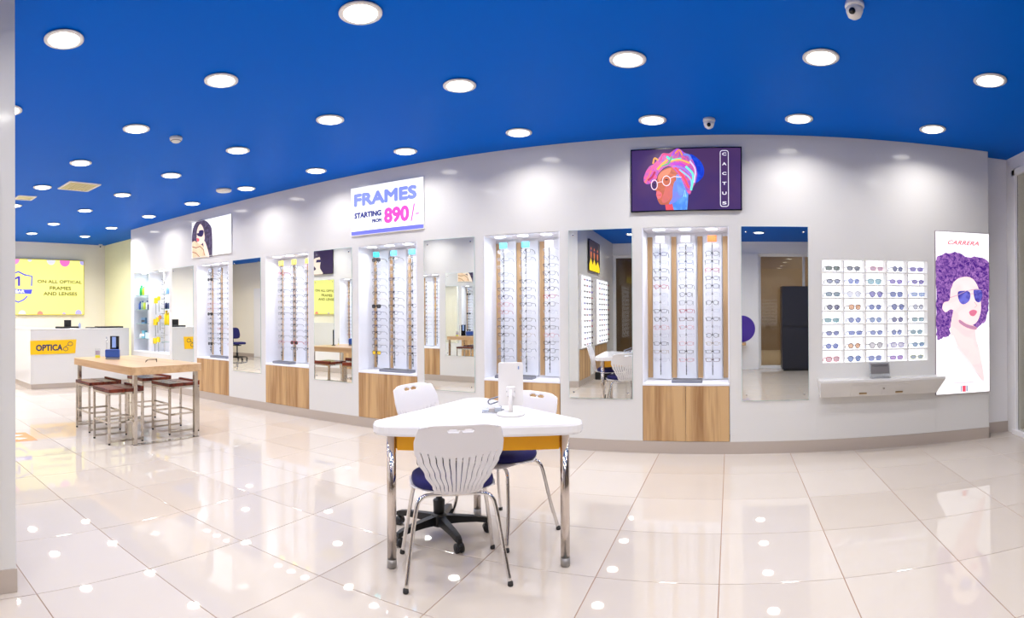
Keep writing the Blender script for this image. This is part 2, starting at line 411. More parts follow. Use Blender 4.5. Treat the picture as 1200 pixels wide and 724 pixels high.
for (x, y) in spots:
    if y in ROWN and x in lx:
        i = lx.index(x); lab = 'round recessed ceiling light, %s%s in the %s' % (COLN[i], '' if i in (0, 10) else ' from right', ROWN[y])
        t = thing('ceiling_light', lab, 'ceiling light', (x, y, ZC), group='round downlights in the blue ceiling')
    else:
        t = thing('ceiling_light', 'recessed downlight behind the camera, %s, %s' % (ORD[min(range(4), key=lambda i: abs(lx[i] - x))].replace('topmost', 'first') + ' column from the right' if x > -3 else 'above the far passage at its ' + ('left', 'middle', 'right')[(x > -12) + (x > -11)], 'nearer row' if y > -.5 else 'farther row'), 'ceiling light', (x, y, ZC), group='downlights behind the camera')
    link('trim_ring', lampm, t); link('diffuser', lm, t)
    ld = bpy.data.lights.new('lamp', 'AREA'); ld.shape = 'DISK'; ld.size = .17; ld.energy = LAMP_W * (2.2 if x < -9 else 1.15 if x < -7 else 1); ld.spread = math.radians(144); ld.color = (1, .965, .93)
    lo = bpy.data.objects.new('lamp', ld); COL.objects.link(lo); lo.parent = t; lo.location = (0, 0, -.02)

# ceiling fittings
M_ivory = mat('ivory_plastic', (226, 222, 214), .4)
t = MB().lathe([(.055, 0), (.06, -.012), (.055, -.03), (.035, -.045), (.03, -.05), (.0, -.052)][::-1], M_ivory, 24).obj('smoke_detector', label='white domed smoke detector on the blue ceiling above the wooden table', cat='smoke detector', loc=(-4.25, 2.8, ZC))
MB().tube([(.045 * math.cos(2 * pi * k / 20), .045 * math.sin(2 * pi * k / 20), -.036) for k in range(20)], .004, M_dgrey, 5, closed=True).obj('sensor_ring', t)
t = MB().lathe([(.1, 0), (.1, -.02), (.088, -.03), (.0, -.03)][::-1], M_ivory, 32).obj('ceiling_speaker', label='flat grey-white round disc on the ceiling beside a downlight', cat='speaker', loc=(-5.67, 4.47, ZC))
MB().lathe([(.07, -.0305), (.07, -.032), (.0, -.033)][::-1], M_wplast, 24).obj('grille', t)
M_vent = mat('vent_tan', (206, 196, 150), .5)
for i, (x, y, s, lab) in enumerate(((-6.43, 2.79, .2, 'square tan air vent with white frame in the blue ceiling'), (-7.3, 2.36, .12, 'small pale greenish access plate in the ceiling, far left'))):
    t = thing('ceiling_vent' if i == 0 else 'access_plate', lab, 'vent' if i == 0 else 'ceiling plate', (x, y, ZC))
    b = MB()
    for a in (-1, 1):
        b.box(-s, s, a * s - .012, a * s + .012, -.012, 0, M_wplast); b.box(a * s - .012, a * s + .012, -s, s, -.012, 0, M_wplast)
    b.obj('frame', t)
    MB().box(-s + .012, s - .012, -s + .012, s - .012, -.004, -.0005, M_vent).obj('backing', t)
    if i == 0:
        for k in range(8): MB().box(-s + .015, s - .015, -s + .03 + k * .046, -s + .05 + k * .046, -.011, -.006, M_vent).obj('slat', t)
def dome_cam(x, y, z, lab, aim, s=1.):
    t = thing('security_camera', lab, 'security camera', (x, y, z), aim)
    MB().lathe([(.05 * s, 0), (.052 * s, -.02 * s), (.046 * s, -.03 * s)][::-1], M_wplast, 24).obj('base', t)
    MB().lathe([(.046 * s, -.025 * s), (.045 * s, -.045 * s), (.035 * s, -.07 * s), (.015 * s, -.083 * s), (.002, -.085 * s)][::-1], M_wplast, 24).obj('dome', t)
    MB().lathe([(.016 * s, 0), (.016 * s, .03 * s), (.002, .036 * s)], M_blackg, 16).xf(Matrix.Translation((0, -.026 * s, -.055 * s)) @ Matrix.Rotation(math.radians(115), 4, 'X')).obj('lens', t)
dome_cam(.655, 2.87, ZC, 'white dome security camera near the top edge, among the right-hand ceiling lights', -.5)
dome_cam(-.17, 4.68, ZC, 'white dome security camera above the turban portrait screen', 0)
dome_cam(-10.35, 3.1, ZC, 'tiny dark-lensed camera on the ceiling beside the left wall edge', 1.2, .9)
dome_cam(-11.5, 5.52, ZC, 'tiny dome camera in the far corner over the yellow wall', 1.0, .9)

# ---------------------------------------------------------------- eyewear
NL = 14
def lens_outline(kind, w, h):
    pts = []
    for k in range(NL):
        a = 2 * pi * (k + .5) / NL
        e = {'round': 1., 'oval': .9, 'rect': .55, 'square': .62, 'aviator': .85}[kind]
        c, s = math.cos(a), math.sin(a)
        x = math.copysign(abs(c) ** e, c) * w / 2; y = math.copysign(abs(s) ** e, s) * h / 2
        if kind == 'aviator' and y < 0: x *= .8; 
        pts.append((x, y))
    return pts
DIM = {'round': (.046, .042), 'oval': (.052, .034), 'rect': (.054, .032), 'square': (.052, .042), 'aviator': (.056, .048)}
FR = {}; 
def eyewear_meshes(kind, frame, lens, thick):
    key = (kind, frame.name, lens.name, thick)
    if key in FR: return FR[key]
    w_, h_ = DIM[kind]; gap = .018; out = {}
    fr = MB(); cx = (w_ + gap) / 2
    def bow(x): return abs(x / .07) ** 2 * .008
    for sx in (-1, 1):
        o = [(sx * (cx + p[0]), bow(cx + p[0]), p[1]) for p in lens_outline(kind, w_, h_)]
        fr.tube(o, thick, frame, 5, closed=True)
    fr.tube([(-gap / 2 - .002, .001, .004), (0, -.002, .008), (gap / 2 + .002, .001, .004)], thick * 1.1, frame, 5)
    for sx in (-1, 1): fr.tube([(sx * (cx + w_ / 2 - .002), .006, .009), (sx * (cx + w_ / 2 + .006), .010, .010), (sx * (cx + w_ / 2 + .006), .016, .010)], thick * 1.3, frame, 5)
    out['f'] = fr.mesh('front_frame')
    for i, sx in enumerate((-1, 1)):
        l = MB(); o = [(sx * (cx + p[0]), bow(cx + p[0]) + .0005, p[1]) for p in lens_outline(kind, w_, h_)]
        l.add(o, [tuple(range(NL)) if sx < 0 else tuple(reversed(range(NL)))], lens); out['l%d' % i] = l.mesh('lens')
        x = sx * (cx + w_ / 2 + .006)
        out['t%d' % i] = MB().tube([(x, .016, .010), (x, .06, .009), (x * .98, .095, .006), (x * .95, .118, -.008), (x * .94, .128, -.022)], [thick * 1.1, thick, thick, thick * 1.2, thick * 1.2], frame, 5).mesh('temple')
    FR[key] = out
    return out
def eyewear(name, label, cat, kind, frame, lens, loc, rz=0., thick=.0016, group=None, rx=0.):
    m = eyewear_meshes(kind, frame, lens, thick)
    t = thing(name, label, cat, loc, rz, group)
    if rx: t.rotation_euler = (rx, 0, rz)
    link('front_frame', m['f'], t)
    for i in (0, 1): link('lens', m['l%d' % i], t); link('temple', m['t%d' % i], t)
    return t
M_clear = mat('clear_lens', (235, 240, 248), .05, alpha=.14)
FC = {'black': mat('frame_black', (26, 24, 30), .25), 'dark grey': mat('frame_dark_grey', (70, 70, 84), .25), 'navy': mat('frame_navy', (44, 56, 110), .25),
      'blue': mat('frame_blue', (74, 96, 158), .25), 'red': mat('frame_red', (184, 34, 66), .25), 'pink': mat('frame_pink', (216, 160, 170), .25),
      'brown': mat('frame_brown', (96, 52, 44), .25), 'clear': mat('frame_clear', (206, 208, 222), .2), 'gold': mat('frame_gold', (204, 172, 128), .25, metal=.5),
      'dull grey': mat('frame_grey', (140, 142, 156), .25), 'yellow': mat('frame_yellow', (230, 190, 30), .3)}
LC = {'dark': mat('lens_dark', (30, 30, 38), .08, alpha=.93), 'yellow': mat('lens_yellow', (255, 214, 0), .08, alpha=.85), 'clear': M_clear}

# ---------------------------------------------------------------- display niches
M_led = glow('niche_led', (250, 252, 255), 6.)
def niche(x0, y0, flip, label, group, tags, doors=2, back=True):
    """niche .80 wide; local x 0..0.8, y 0 = wall face going inwards"""
    t = thing('display_niche', label, 'display cabinet', (x0, y0, 0), pi if flip else 0., group)
    e = .001
    MB().box(e, .8 - e, ND - .012, ND - .001, NZ0, NZ1 - e, M_niche).obj('back_panel', t)
    for a in (e, .788): MB().box(a, a + .011, .001, ND - .012, NZ0 + .001, NZ1 - e, M_niche).obj('side_panel', t)
    MB().box(.012, .788, .004, ND - .012, NZ1 - .012, NZ1 - e, M_niche).obj('top_panel', t)
    MB().box(e, .8 - e, -.004, ND - .001, NZ0 - .022, NZ0, M_niche, .002).obj('shelf', t)
    n = doors
    for k in range(n):
        a = .002 + k * (.796 / n); b = a + .796 / n - .003
        MB().box(a, b, -.002, .018, .112, NZ0 - .024, M_oak, .001).obj('door', t)
    sw = .024 if x0 > -3 and not flip else .017
    for c in (.034, .267, .52, .763):
        MB().box(c - sw, c + sw, ND - .024, ND - .0125, NZ0 + .02, NZ1 - .05, M_strip, .001).obj('wood_strip', t)
    for k, c in enumerate((.15, .393, .641)):
        MB().box(c - .088, c + .088, ND - .03, ND - .0245, NZ0 + .01, NZ1 - .035, M_acpanel, .001).obj('acrylic_panel', t)
        r = MB().tube([(c, .165, NZ0 + .06), (c, .165, NZ1 - .13)], .005, M_acryl, 8).obj('eyewear_rod', t)
        cl = MB()
        for i in range(15):
            z = 1.918 - .0768 * i
            cl.box(c - .004, c + .004, .150, .166, z - .002, z + .020, M_dgrey); cl.box(c - .008, c + .008, .146, .152, z + .0, z + .008, M_dgrey)
        cl.box(c - .004, c + .004, .15, .17, .775, .79, M_dgrey).box(c - .003, c + .003, .15, .17, .735, .755, M_dgrey)
        cl.obj('holders', r, kind='stuff')
        if tags: MB().box(c - .043, c + .043, .150, .156, NZ1 - .12, NZ1 - .06, tags[k], .001).obj('brand_tag', t)
        MB().lathe([(.052, -.0145), (.056, -.012)], M_led, 20, c=(c, .075, NZ1)).obj('niche_lamp', t)
        ld = bpy.data.lights.new('lamp', 'AREA'); ld.shape = 'DISK'; ld.size = .1; ld.energy = NICHE_W; ld.spread = math.radians(132); ld.color = (.93, .96, 1)
        lo = bpy.data.objects.new('lamp', ld); COL.objects.link(lo); lo.parent = t; lo.location = (c, .075, NZ1 - .018)
    return t
T_grey = mat('tag_grey', (90, 92, 104), .4); T_yel = mat('tag_yellow', (246, 214, 60), .4); T_teal = mat('tag_teal', (40, 170, 186), .3)
T_blue = mat('tag_blue', (70, 150, 200), .3); T_pale = mat('tag_pale', (186, 170, 186), .3); T_or = mat('tag_copper', (176, 80, 40), .3)
NN = ['niche under the small portrait sign', 'niche between the two leftmost mirrors with wood doors', 'niche left of the FRAMES sign edge', 'niche behind the white table', 'niche under the turban portrait']
NN = ['first rod niche from the left', 'second rod niche from the left', 'niche under the FRAMES sign', 'niche behind the white table', 'niche under the turban portrait']
TG = [(T_grey,) * 3, (T_yel,) * 3, (T_teal, T_blue, T_blue), (T_blue, T_blue, T_pale), (T_pale, T_pale, T_or)]
nl = ['leftmost eyewear niche with grey tags, oak doors below, beside the pharmacy shelves', 'eyewear niche with yellow tags above three rods and oak doors',
      'eyewear niche with teal tags under the FRAMES sign', 'eyewear niche with blue tags and oak strips behind the white table', 'eyewear niche with pale and copper tags under the turban portrait']
for x0, lab, tg in zip(NICHES, nl, TG): niche(x0, WY, False, lab, 'eyewear display niches', tg)
N5 = [['clear', 'dull grey', 'clear'], ['navy', 'dark grey', 'dark grey'], ['clear', 'blue', 'black'], ['dark grey', 'navy', 'red'], ['black', 'clear', 'dark grey'],
      ['red', 'dark grey', 'dark grey'], ['clear', 'black', 'clear'], ['clear', 'dull grey', 'dark grey'], ['dark grey', 'red', 'clear'], ['black', 'brown', 'dark grey'],
      ['pink', 'pink', 'clear'], ['clear', 'clear', 'black'], ['dark grey', 'pink', 'gold'], ['gold', 'black', 'black'], ['clear', 'pink', 'brown']]
N4 = [['clear', 'dark grey', 'clear'], ['dull grey', 'dull grey', 'dull grey'], ['clear', 'clear', 'dark grey'], ['dull grey', 'clear', 'dark grey'], ['dull grey', 'black', 'dark grey'],
      ['dark grey', 'black', 'dark grey'], ['navy', 'dull grey', 'red'], ['pink', 'dark grey', 'dark grey'], ['pink', 'clear', 'clear'], ['dark grey', 'black', 'dark grey'],
      ['dark grey', 'dark grey', 'dark grey'], ['black', 'gold', 'pink'], ['clear', 'clear', 'black'], ['dull grey', 'dull grey', 'dark grey'], ['dull grey', 'clear', 'black']]
RODN = ['left', 'middle', 'right']
for n, x0 in enumerate(NICHES):
    for k in range(3):
        for i in range(15):
            if n == 4: c = N5[i][k]
            elif n == 3: c = N4[i][k]
            else: c = R_.choice(['clear', 'clear', 'dull grey', 'dull grey', 'dark grey', 'dark grey', 'gold', 'black', 'navy', 'pink' if n < 2 else 'dark grey'])
            kind = R_.choice(['rect', 'oval', 'round', 'square', 'rect']); lens = 'clear'; thick = .0012 if c in ('clear', 'gold') else .0018
            nm = 'eyeglasses'
            if (n, k, i) in ((2, 0, 0), (2, 0, 7), (0, 0, 1), (0, 0, 8), (0, 0, 14), (1, 1, 13)): lens = 'dark'; c = 'black'; kind = 'square'; thick = .0026
            if (n, k, i) == (2, 0, 14): lens = 'yellow'; c = 'black'; kind = 'square'; thick = .0022
            if (n, k, i) == (1, 1, 13): c = 'red'
            if (n, k, i) == (1, 0, 1): c = 'red'; thick = .002
            if lens != 'clear': nm = 'sunglasses'
            lab = '%s %s %s%s, %s%s on %s rod, %s' % (c, {'rect': 'rectangular', 'square': 'square'}.get(kind, kind), 'yellow-lensed ' if lens == 'yellow' else '', nm, ORD[i], '' if i in (0, 14) else ' down', RODN[k], NN[n])
            cxx = x0 + (.15, .393, .641)[k]; z = 1.918 - .0768 * i
            eyewear(nm, lab, nm, kind, FC[c], LC[lens], (cxx, WY + .145, z), R_.uniform(-.06, .06), thick, 'frames in the ' + NN[n])
# trays on the niche shelves
for x0, a, b, lab in ((NICHES[0], .3, .7, 'grey tray on the shelf of the leftmost eyewear niche'), (NICHES[1], .1, .42, 'thin grey tray in the yellow-tagged niche'), (NICHES[2], .27, .68, 'grey tray in the niche under the FRAMES sign'),
                      (NICHES[3], .1, .5, 'grey tray partly hidden behind the tabletop mirror'), (NICHES[4], .265, .545, 'grey tray centred in the niche under the turban portrait')):
    t = MB().box(x0 + a, x0 + b, WY + .03, WY + .155, NZ0 + .0003, NZ0 + .03, M_grey, .003).obj('tray', label=lab, cat='tray', group='grey trays in the niches')
    MB().box(x0 + a + .008, x0 + b - .008, WY + .038, WY + .147, NZ0 + .03, NZ0 + .032, M_dgrey).obj('tray_liner', t)

# pharmacy niche
PX0, PX1 = -9.2, -7.95
ph = thing('pharmacy_niche', 'tall lit niche of glass shelves and hanging packs beside the counter', 'display cabinet', (0, 0, 0))
MB().box(PX0 + .001, PX1 - .001, WY + ND - .012, WY + ND - .001, NZ0, NZ1 - .001, M_niche).obj('back_panel', ph)
for a in (PX0 + .001, PX1 - .012): MB().box(a, a + .011, WY + .001, WY + ND - .012, NZ0 + .001, NZ1 - .001, M_niche).obj('side_panel', ph)
MB().box(PX0 + .001, PX1 - .001, WY - .003, WY + ND - .001, NZ0 - .022, NZ0, M_niche).obj('shelf', ph)
for k in range(2): MB().box(PX0 + .002 + k * .624, PX0 + .621 + k * .624, WY - .002, WY + .018, .112, NZ0 - .024, M_gloss, .001).obj('door', ph)
SHZ = [1.655, 1.395, 1.135, .865]
M_sg = mat('glass_shelf_edge', (150, 190, 190), .1, alpha=.55)
for z in SHZ: MB().box(-9.17, -8.66, WY + .03, WY + ND - .02, z - .008, z, M_sg).obj('glass_shelf', ph)
MB().box(-8.655, -8.64, WY + .01, WY + ND - .013, NZ0, NZ1 - .01, M_niche).obj('divider', ph)
for z in (1.66, 1.40, 1.12, .83): MB().box(-8.3, -7.99, WY + .05, WY + ND - .02, z - .008, z, M_sg).obj('glass_shelf', ph)
for x in (-9.0, -8.8, -8.4, -8.2):
    ld = bpy.data.lights.new('lamp', 'AREA'); ld.shape = 'DISK'; ld.size = .1; ld.energy = NICHE_W; ld.spread = math.radians(132); ld.color = (.9, .97, 1)
    lo = bpy.data.objects.new('lamp', ld); COL.objects.link(lo); lo.parent = ph; lo.location = (x, WY + .12, NZ1 - .02)
    MB().lathe([(.045, -.012), (.05, -.008)], M_led, 16, c=(x, WY + .12, NZ1)).obj('niche_lamp', ph)
def bottle(x, y, z, r, h, c, capc, lab, name='bottle', grp='bottles in the pharmacy niche'):
    m = mat('bottle_' + c[0], c[1], .3); m2 = mat('cap_' + capc[0], capc[1], .3)
    t = MB().lathe([(r * .9, 0), (r, .004), (r, h * .72), (r * .45, h * .84), (r * .45, h * .86)], m, 14).obj(name, label=lab, cat='bottle', group=grp, loc=(x, y, z))
    MB().lathe([(r * .5, h * .86), (r * .5, h), (r * .4, h)], m2, 12).obj('cap', t)
def pack(x, y, z, w_, d, h, c, lab, name='carton', stripe=None, grp='packs in the pharmacy niche'):
    m = mat('pack_' + c[0], c[1], .4)
    t = MB().box(-w_ / 2, w_ / 2, -d / 2, d / 2, 0, h, m, .002).obj(name, label=lab, cat='box', group=grp, loc=(x, y, z))
    if stripe: MB().box(-w_ / 2 + .002, w_ / 2 - .002, -d / 2 - .0012, -d / 2 - .0002, h * .25, h * .6, mat('pack_' + stripe[0], stripe[1], .4)).obj('printed_band', t)
G = ('green', (40, 170, 90)); YG = ('lime', (190, 210, 60)); WH = ('white', (236, 238, 240)); BL = ('blue', (50, 90, 170)); NV = ('navy', (34, 44, 96)); YE = ('yellow', (250, 220, 0)); TE = ('teal', (110, 180, 200)); GY = ('grey', (120, 126, 136)); OR = ('orange', (236, 150, 60)); PU = ('violet', (120, 110, 190)); LB = ('pale blue', (150, 190, 226))
yb = WY + .1
bottle(-9.07, yb, SHZ[0], .04, .19, G, G, 'green bottle on the top glass shelf')
bottle(-8.98, yb, SHZ[0], .034, .16, YG, G, 'lime yellow bottle beside the green bottle on the top shelf')
pack(-8.85, yb, SHZ[0], .13, .06, .17, WH, 'white carton on the top glass shelf'); pack(-8.72, yb, SHZ[0], .09, .06, .19, ('mist', (214, 224, 226)), 'pale grey carton at the right of the top shelf')
for i, (x, c, l) in enumerate(((-9.12, BL, 'blue bottle at left of the second shelf'), (-9.03, ('sage', (170, 196, 170)), 'sage green bottle on the second shelf'), (-8.95, YG, 'lime bottle on the second shelf'), (-8.86, WH, 'white bottle with blue cap on the second shelf'), (-8.72, LB, 'pale blue bottle right of the second shelf'))):
    bottle(x, yb, SHZ[1], .03, .16 if i % 2 else .15, c, BL if i != 2 else WH, l)
pack(-8.79, yb, SHZ[1], .05, .05, .09, NV, 'small navy carton on the second shelf')
pack(-8.98, yb, SHZ[2], .13, .05, .11, ('steel blue', (100, 134, 168)), 'steel blue box on the third glass shelf', 'box', ('dark', (44, 48, 60)))
bottle(-9.08, yb, SHZ[3], .035, .1, WH, OR, 'white bottle with orange cap on the bottom shelf')
pack(-8.97, yb, SHZ[3], .1, .06, .14, TE, 'teal carton on the bottom glass shelf', 'box', WH); pack(-8.8, yb, SHZ[3], .17, .07, .11, ('ice', (206, 226, 236)), 'pale icy blue box at the right of the bottom shelf')
for i, (x, z, c, s) in enumerate(((-8.56, 1.60, YE, .1), (-8.46, 1.62, YE, .07), (-8.58, 1.22, YE, .11), (-8.5, 1.25, YE, .08), (-8.6, .88, YE, .1), (-8.48, .90, YE, .09), (-8.42, 1.28, OR, .06))):
    pl = ['at the upper left of', 'at the upper middle of', 'at mid left of', 'at the centre of', 'at the lower left of', 'low in the middle of', 'of orange colour in'][i]
    t = MB().box(-s / 2, s / 2, -.012, .012, -s, 0, mat('pack_' + c[0], c[1], .4), .002).obj('hanging_pack', label='%s hanging pack %s the peg panel' % (c[0], pl), cat='pack', group='packs hanging in the pharmacy niche', loc=(x, WY + .1, z))
    MB().tube([(0, .0, .0), (0, .0, .03), (0, WY + ND - .014 - WY - .1, .03)], .0025, M_steel, 5).obj('peg', t)
    MB().tube([(0, 0, -s), (.004, 0, -s - .1), (0, .003, -s - .2)], .004, M_dgrey, 5).obj('cord', t)
for i, (x, z, c, h, l) in enumerate(((-8.2, 1.66, LB, .12, 'pale blue bottle on the top right glass shelf'), (-8.08, 1.66, PU, .11, 'violet bottle on the top right glass shelf'), (-8.24, 1.4, NV, .12, 'navy bottle, left on the second right glass shelf'), (-8.15, 1.4, ('slate', (60, 80, 120)), .12, 'slate bottle, middle of the second right glass shelf'), (-8.06, 1.4, BL, .12, 'blue bottle, right on the second right glass shelf'))):
    bottle(x, yb + .02, z, .03, h, c, WH, l)
for i, x in enumerate((-8.24, -8.15, -8.06)):
    bottle(x, yb + .02, 1.12, .04, .25 - .03 * (i % 2), YE, ('amber', (240, 200, 0)), 'yellow bottle, %s of three on the third right glass shelf' % ('left', 'middle', 'right')[i], 'spray_bottle', 'yellow spray bottles')
rod = MB().tube([(-8.37, WY + .16, NZ0), (-8.37, WY + .16, NZ1 - .02)], .006, M_steel, 8)
for i in range(14):
    z = .8 + i * .085; rod.tube([(-8.37, WY + .16, z), (-8.36, WY + .09, z + .01), (-8.33, WY + .08, z + .012)], .003, M_dgrey, 5)
rod.obj('hook_rod', ph)

# ---------------------------------------------------------------- wall mirrors
def mirror(x0, x1, z0, z1, y, flip, lab, turn=0., grp='frameless wall mirrors'):
    w_ = x1 - x0; s = -1 if flip else 1
    t = thing('wall_mirror', lab, 'mirror', ((x0 + x1) / 2, y, (z0 + z1) / 2), (pi if flip else 0.) + turn, grp)
    k = .5 * w_ * abs(math.sin(turn)) + .0005
    MB().box(-w_ / 2, w_ / 2, -.005 - k, -k, -(z1 - z0) / 2, (z1 - z0) / 2, M_mirror_edge).obj('glass_plate', t)
    h = (z1 - z0) / 2
    MB().add([(-w_ / 2 + .003, -.0056 - k, -h + .003), (w_ / 2 - .003, -.0056 - k, -h + .003), (w_ / 2 - .003, -.0056 - k, h - .003), (-w_ / 2 + .003, -.0056 - k, h - .003)], [(0, 1, 2, 3)], M_mirror).obj('silvering', t)
    for a in (-1, 1):
        for b in (-1, 1):
            MB().lathe([(.009, -.0062 - k), (.007, -.010 - k)][::-1], M_steel, 12, c=(a * (w_ / 2 - .045), 0, b * (h - .05)), axis='Y').obj('screw_cap', t)
mirror(-7.87, -7.25, .49, 2.07, WY, False, 'leftmost wall mirror, beside the pharmacy niche')
mirror(-6.26, -5.66, .49, 2.07, WY, False, 'wall mirror reflecting a blue office chair')
mirror(-4.68, -4.08, .49, 2.07, WY, False, 'wall mirror reflecting the stools and a yellow sign')
mirror(-3.10, -2.50, .49, 2.07, WY, False, 'wall mirror right of the FRAMES sign, above a white chair back')
mirror(-1.51, -.90, .49, 2.07, WY, False, 'wall mirror reflecting the white table and sunglasses wall', .0137)
mirror(.10, .715, .48, 2.07, WY, False, 'rightmost wall mirror reflecting the shop front and dark cabinet')

# ---------------------------------------------------------------- signs on the wall
def framed(name, lab, cat, P, w_, h_, fm, depth=.013, edge=.006):
    t = thing(name, lab, cat)
    b = MB(); N = P.N
    def bx(u0, u1, v0, v1, n0, n1):
        vs = [P.p(u, v, n) for n in (n0, n1) for v in (v0, v1) for u in (u0, u1)]
        b.add(vs, [(0, 2, 3, 1), (4, 5, 7, 6), (0, 1, 5, 4), (2, 6, 7, 3), (0, 4, 6, 2), (1, 3, 7, 5)], fm)
    bx(-edge, w_ + edge, -edge, 0, -depth, .004); bx(-edge, w_ + edge, h_, h_ + edge, -depth, .004)
    bx(-edge, 0, 0, h_, -depth, .004); bx(w_, w_ + edge, 0, h_, -depth, .004); bx(0, w_, 0, h_, -depth, -.001)
    b.obj('frame', t)
    return t
def wallP(x, z, d=.014, y=WY): return Plane((x, y - d, z), (1, 0, 0), (0, 0, 1))
# FRAMES sign
P = wallP(-4.075, 2.2); t = framed('price_sign', 'lit white sign reading FRAMES STARTING FROM 890 in blue and pink', 'sign', P, .98, .545, M_white)
b = MB(); P.poly(b, [(0, 0), (.98, 0), (.98, .545), (0, .545)], 0, glow('sign_white', (252, 252, 255), 1.15)); b.obj('lit_face', t)
b = MB(); P.poly(b, [(0, 0), (.98, 0), (.98, .045), (0, .045)], 1, glow('sign_blue_band', (120, 124, 232), 1.)); b.obj('blue_band', t)
b = MB(); PB = glow('sign_periwinkle', (136, 150, 238), 1.); PK = glow('sign_pink', (244, 84, 196), 1.); NVY = glow('sign_navy', (66, 70, 140), 1.)
P.text(b, 'FRAMES', .04, .90, .325, .478, 1, PB, .05); b.obj('lettering', t, label='periwinkle word FRAMES')
b = MB(); P.text(b, 'STARTING', .045, .43, .19, .258, 1, NVY, .05); b.obj('lettering', t, label='navy word STARTING')
b = MB(); P.text(b, 'FROM', .30, .43, .12, .163, 1, NVY, .05); b.obj('lettering', t, label='small navy word FROM')
b = MB(); P.text(b, '890', .465, .80, .095, .27, 1, PK, .04); P.stroke(b, [(.825, .09), (.865, .275)], .016, 1, PK); P.stroke(b, [(.88, .165), (.925, .165)], .014, 1, PK); b.obj('lettering', t, label='pink price 890/-')
# small portrait sign
P = wallP(-7.265, 2.19); Wd, Hd = .985, .555
t = framed('portrait_sign', 'lit white portrait sign of a dark-haired woman in sunglasses, leftmost on the wall', 'sign', P, Wd, Hd, M_white)
b = MB(); P.poly(b, [(0, 0), (Wd, 0), (Wd, Hd), (0, Hd)], 0, MATS['sign_white']); b.obj('lit_face', t)
SK = glow('print_skin', (246, 222, 206), 1.); HR = glow('print_dark_hair', (62, 50, 72), 1., (98, 86, 118), 14); DK = glow('print_sunglass', (48, 36, 86), 1.); LP = glow('print_lips', (226, 96, 110), 1.); CT = glow('print_coat', (246, 214, 184), 1., (236, 196, 160), 6); LN = glow('print_brown_line', (120, 84, 60), 1.)
def q(x, y): u = (x - 65) / 475.; return (u * Wd, Hd * (1 - (y - (222 - 100 * u)) / (432. + (-100 + 34) * 0)))
b = MB()
P.poly(b, [q(*p) for p in ((68, 470), (70, 340), (90, 260), (130, 205), (190, 185), (250, 200), (290, 240), (315, 290), (322, 420), (322, 590), (318, 615), (250, 625), (180, 600), (120, 560))], 1, HR, 4)
P.poly(b, [q(*p) for p in ((175, 235), (205, 270), (222, 330), (228, 400), (215, 450), (180, 480), (145, 470), (125, 430), (128, 380), (130, 320), (148, 265))], 2, SK, 4)
P.poly(b, [q(*p) for p in ((68, 460), (100, 440), (150, 470), (200, 490), (250, 560), (275, 620), (220, 632), (68, 652))], 3, CT)
P.poly(b, [q(*p) for p in ((210, 440), (235, 450), (262, 520), (285, 618), (255, 622), (225, 560))], 4, SK, 4)
P.stroke(b, [q(*p) for p in ((70, 515), (120, 525), (170, 505), (215, 545), (225, 610))], .012, 5, LN)
P.stroke(b, [q(*p) for p in ((70, 580), (120, 590), (165, 635))], .010, 5, LN)
P.poly(b, [q(*p) for p in ((130, 352), (165, 345), (175, 375), (160, 385), (138, 372))], 5, DK, 3)
P.poly(b, [q(*p) for p in ((160, 318), (205, 308), (218, 330), (205, 375), (178, 390), (160, 365))], 5, DK, 4)
P.poly(b, [q(*p) for p in ((126, 408), (158, 414), (158, 440), (134, 448))], 5, LP, 3)
P.poly(b, circ(*q(425, 365), .008), 1, glow('print_grey', (190, 190, 196), 1.))
b.obj('print', t)
# turban portrait screen
P = wallP(-.895, 2.222, .02); Wd, Hd = .995, .555
t = framed('portrait_screen', 'dark screen showing a woman in a colourful turban and clear glasses, lettered CACTUS'.replace(', lettered CACTUS', ''), 'screen', P, Wd, Hd, M_blackg, .019, .010)
BG = glow('screen_indigo', (58, 42, 100), 1., (78, 52, 96), 1.2); b = MB(); P.poly(b, [(0, 0), (Wd, 0), (Wd, Hd), (0, Hd)], 0, BG); b.obj('lit_face', t)
def q(x, y): u = (x - 45) / 1033.; return (u * Wd, Hd * (1 - (y - (103 - 33 * u)) / 562.))
b = MB(); g = lambda n, c, c2=None, sc=20.: glow('screen_' + n, c, 1., c2, sc)
P.poly(b, [q(*p) for p in ((590, 140), (680, 180), (728, 250), (732, 320), (700, 370), (640, 400), (560, 300))], 1, g('royal', (14, 50, 190), (30, 80, 220)), 4)
P.poly(b, [q(*p) for p in ((440, 520), (585, 470), (580, 560), (572, 648), (372, 655), (366, 610), (420, 590))], 1, g('neck_blue', (72, 130, 230), (110, 170, 245), 12), 0)
P.poly(b, [q(*p) for p in ((362, 596), (430, 590), (445, 652), (370, 655))], 2, g('neck_red', (214, 78, 92)), 0)
P.poly(b, [q(*p) for p in ((300, 330), (350, 280), (430, 260), (520, 330), (560, 430), (540, 500), (470, 560), (420, 595), (340, 605), (312, 596), (292, 560), (288, 540), (278, 512), (284, 484), (270, 466), (286, 430), (284, 400))], 3, g('face_brown', (178, 96, 74), (206, 112, 84), 10), 4)
P.poly(b, [q(*p) for p in ((455, 390), (520, 360), (566, 440), (560, 500), (520, 535), (450, 585), (400, 598), (430, 540), (436, 470))], 4, g('cheek_blue', (128, 122, 206), (96, 140, 230), 9), 4)
P.poly(b, [q(*p) for p in ((380, 420), (430, 430), (430, 500), (400, 560), (350, 590), (330, 560), (350, 500))], 4.2, g('cheek_warm', (206, 108, 96), (190, 100, 110), 9), 4)
P.poly(b, [q(*p) for p in ((470, 330), (520, 350), (560, 430), (560, 480), (500, 520), (480, 450))], 4.6, g('temple_blue', (90, 130, 226), (120, 160, 240), 9), 4)
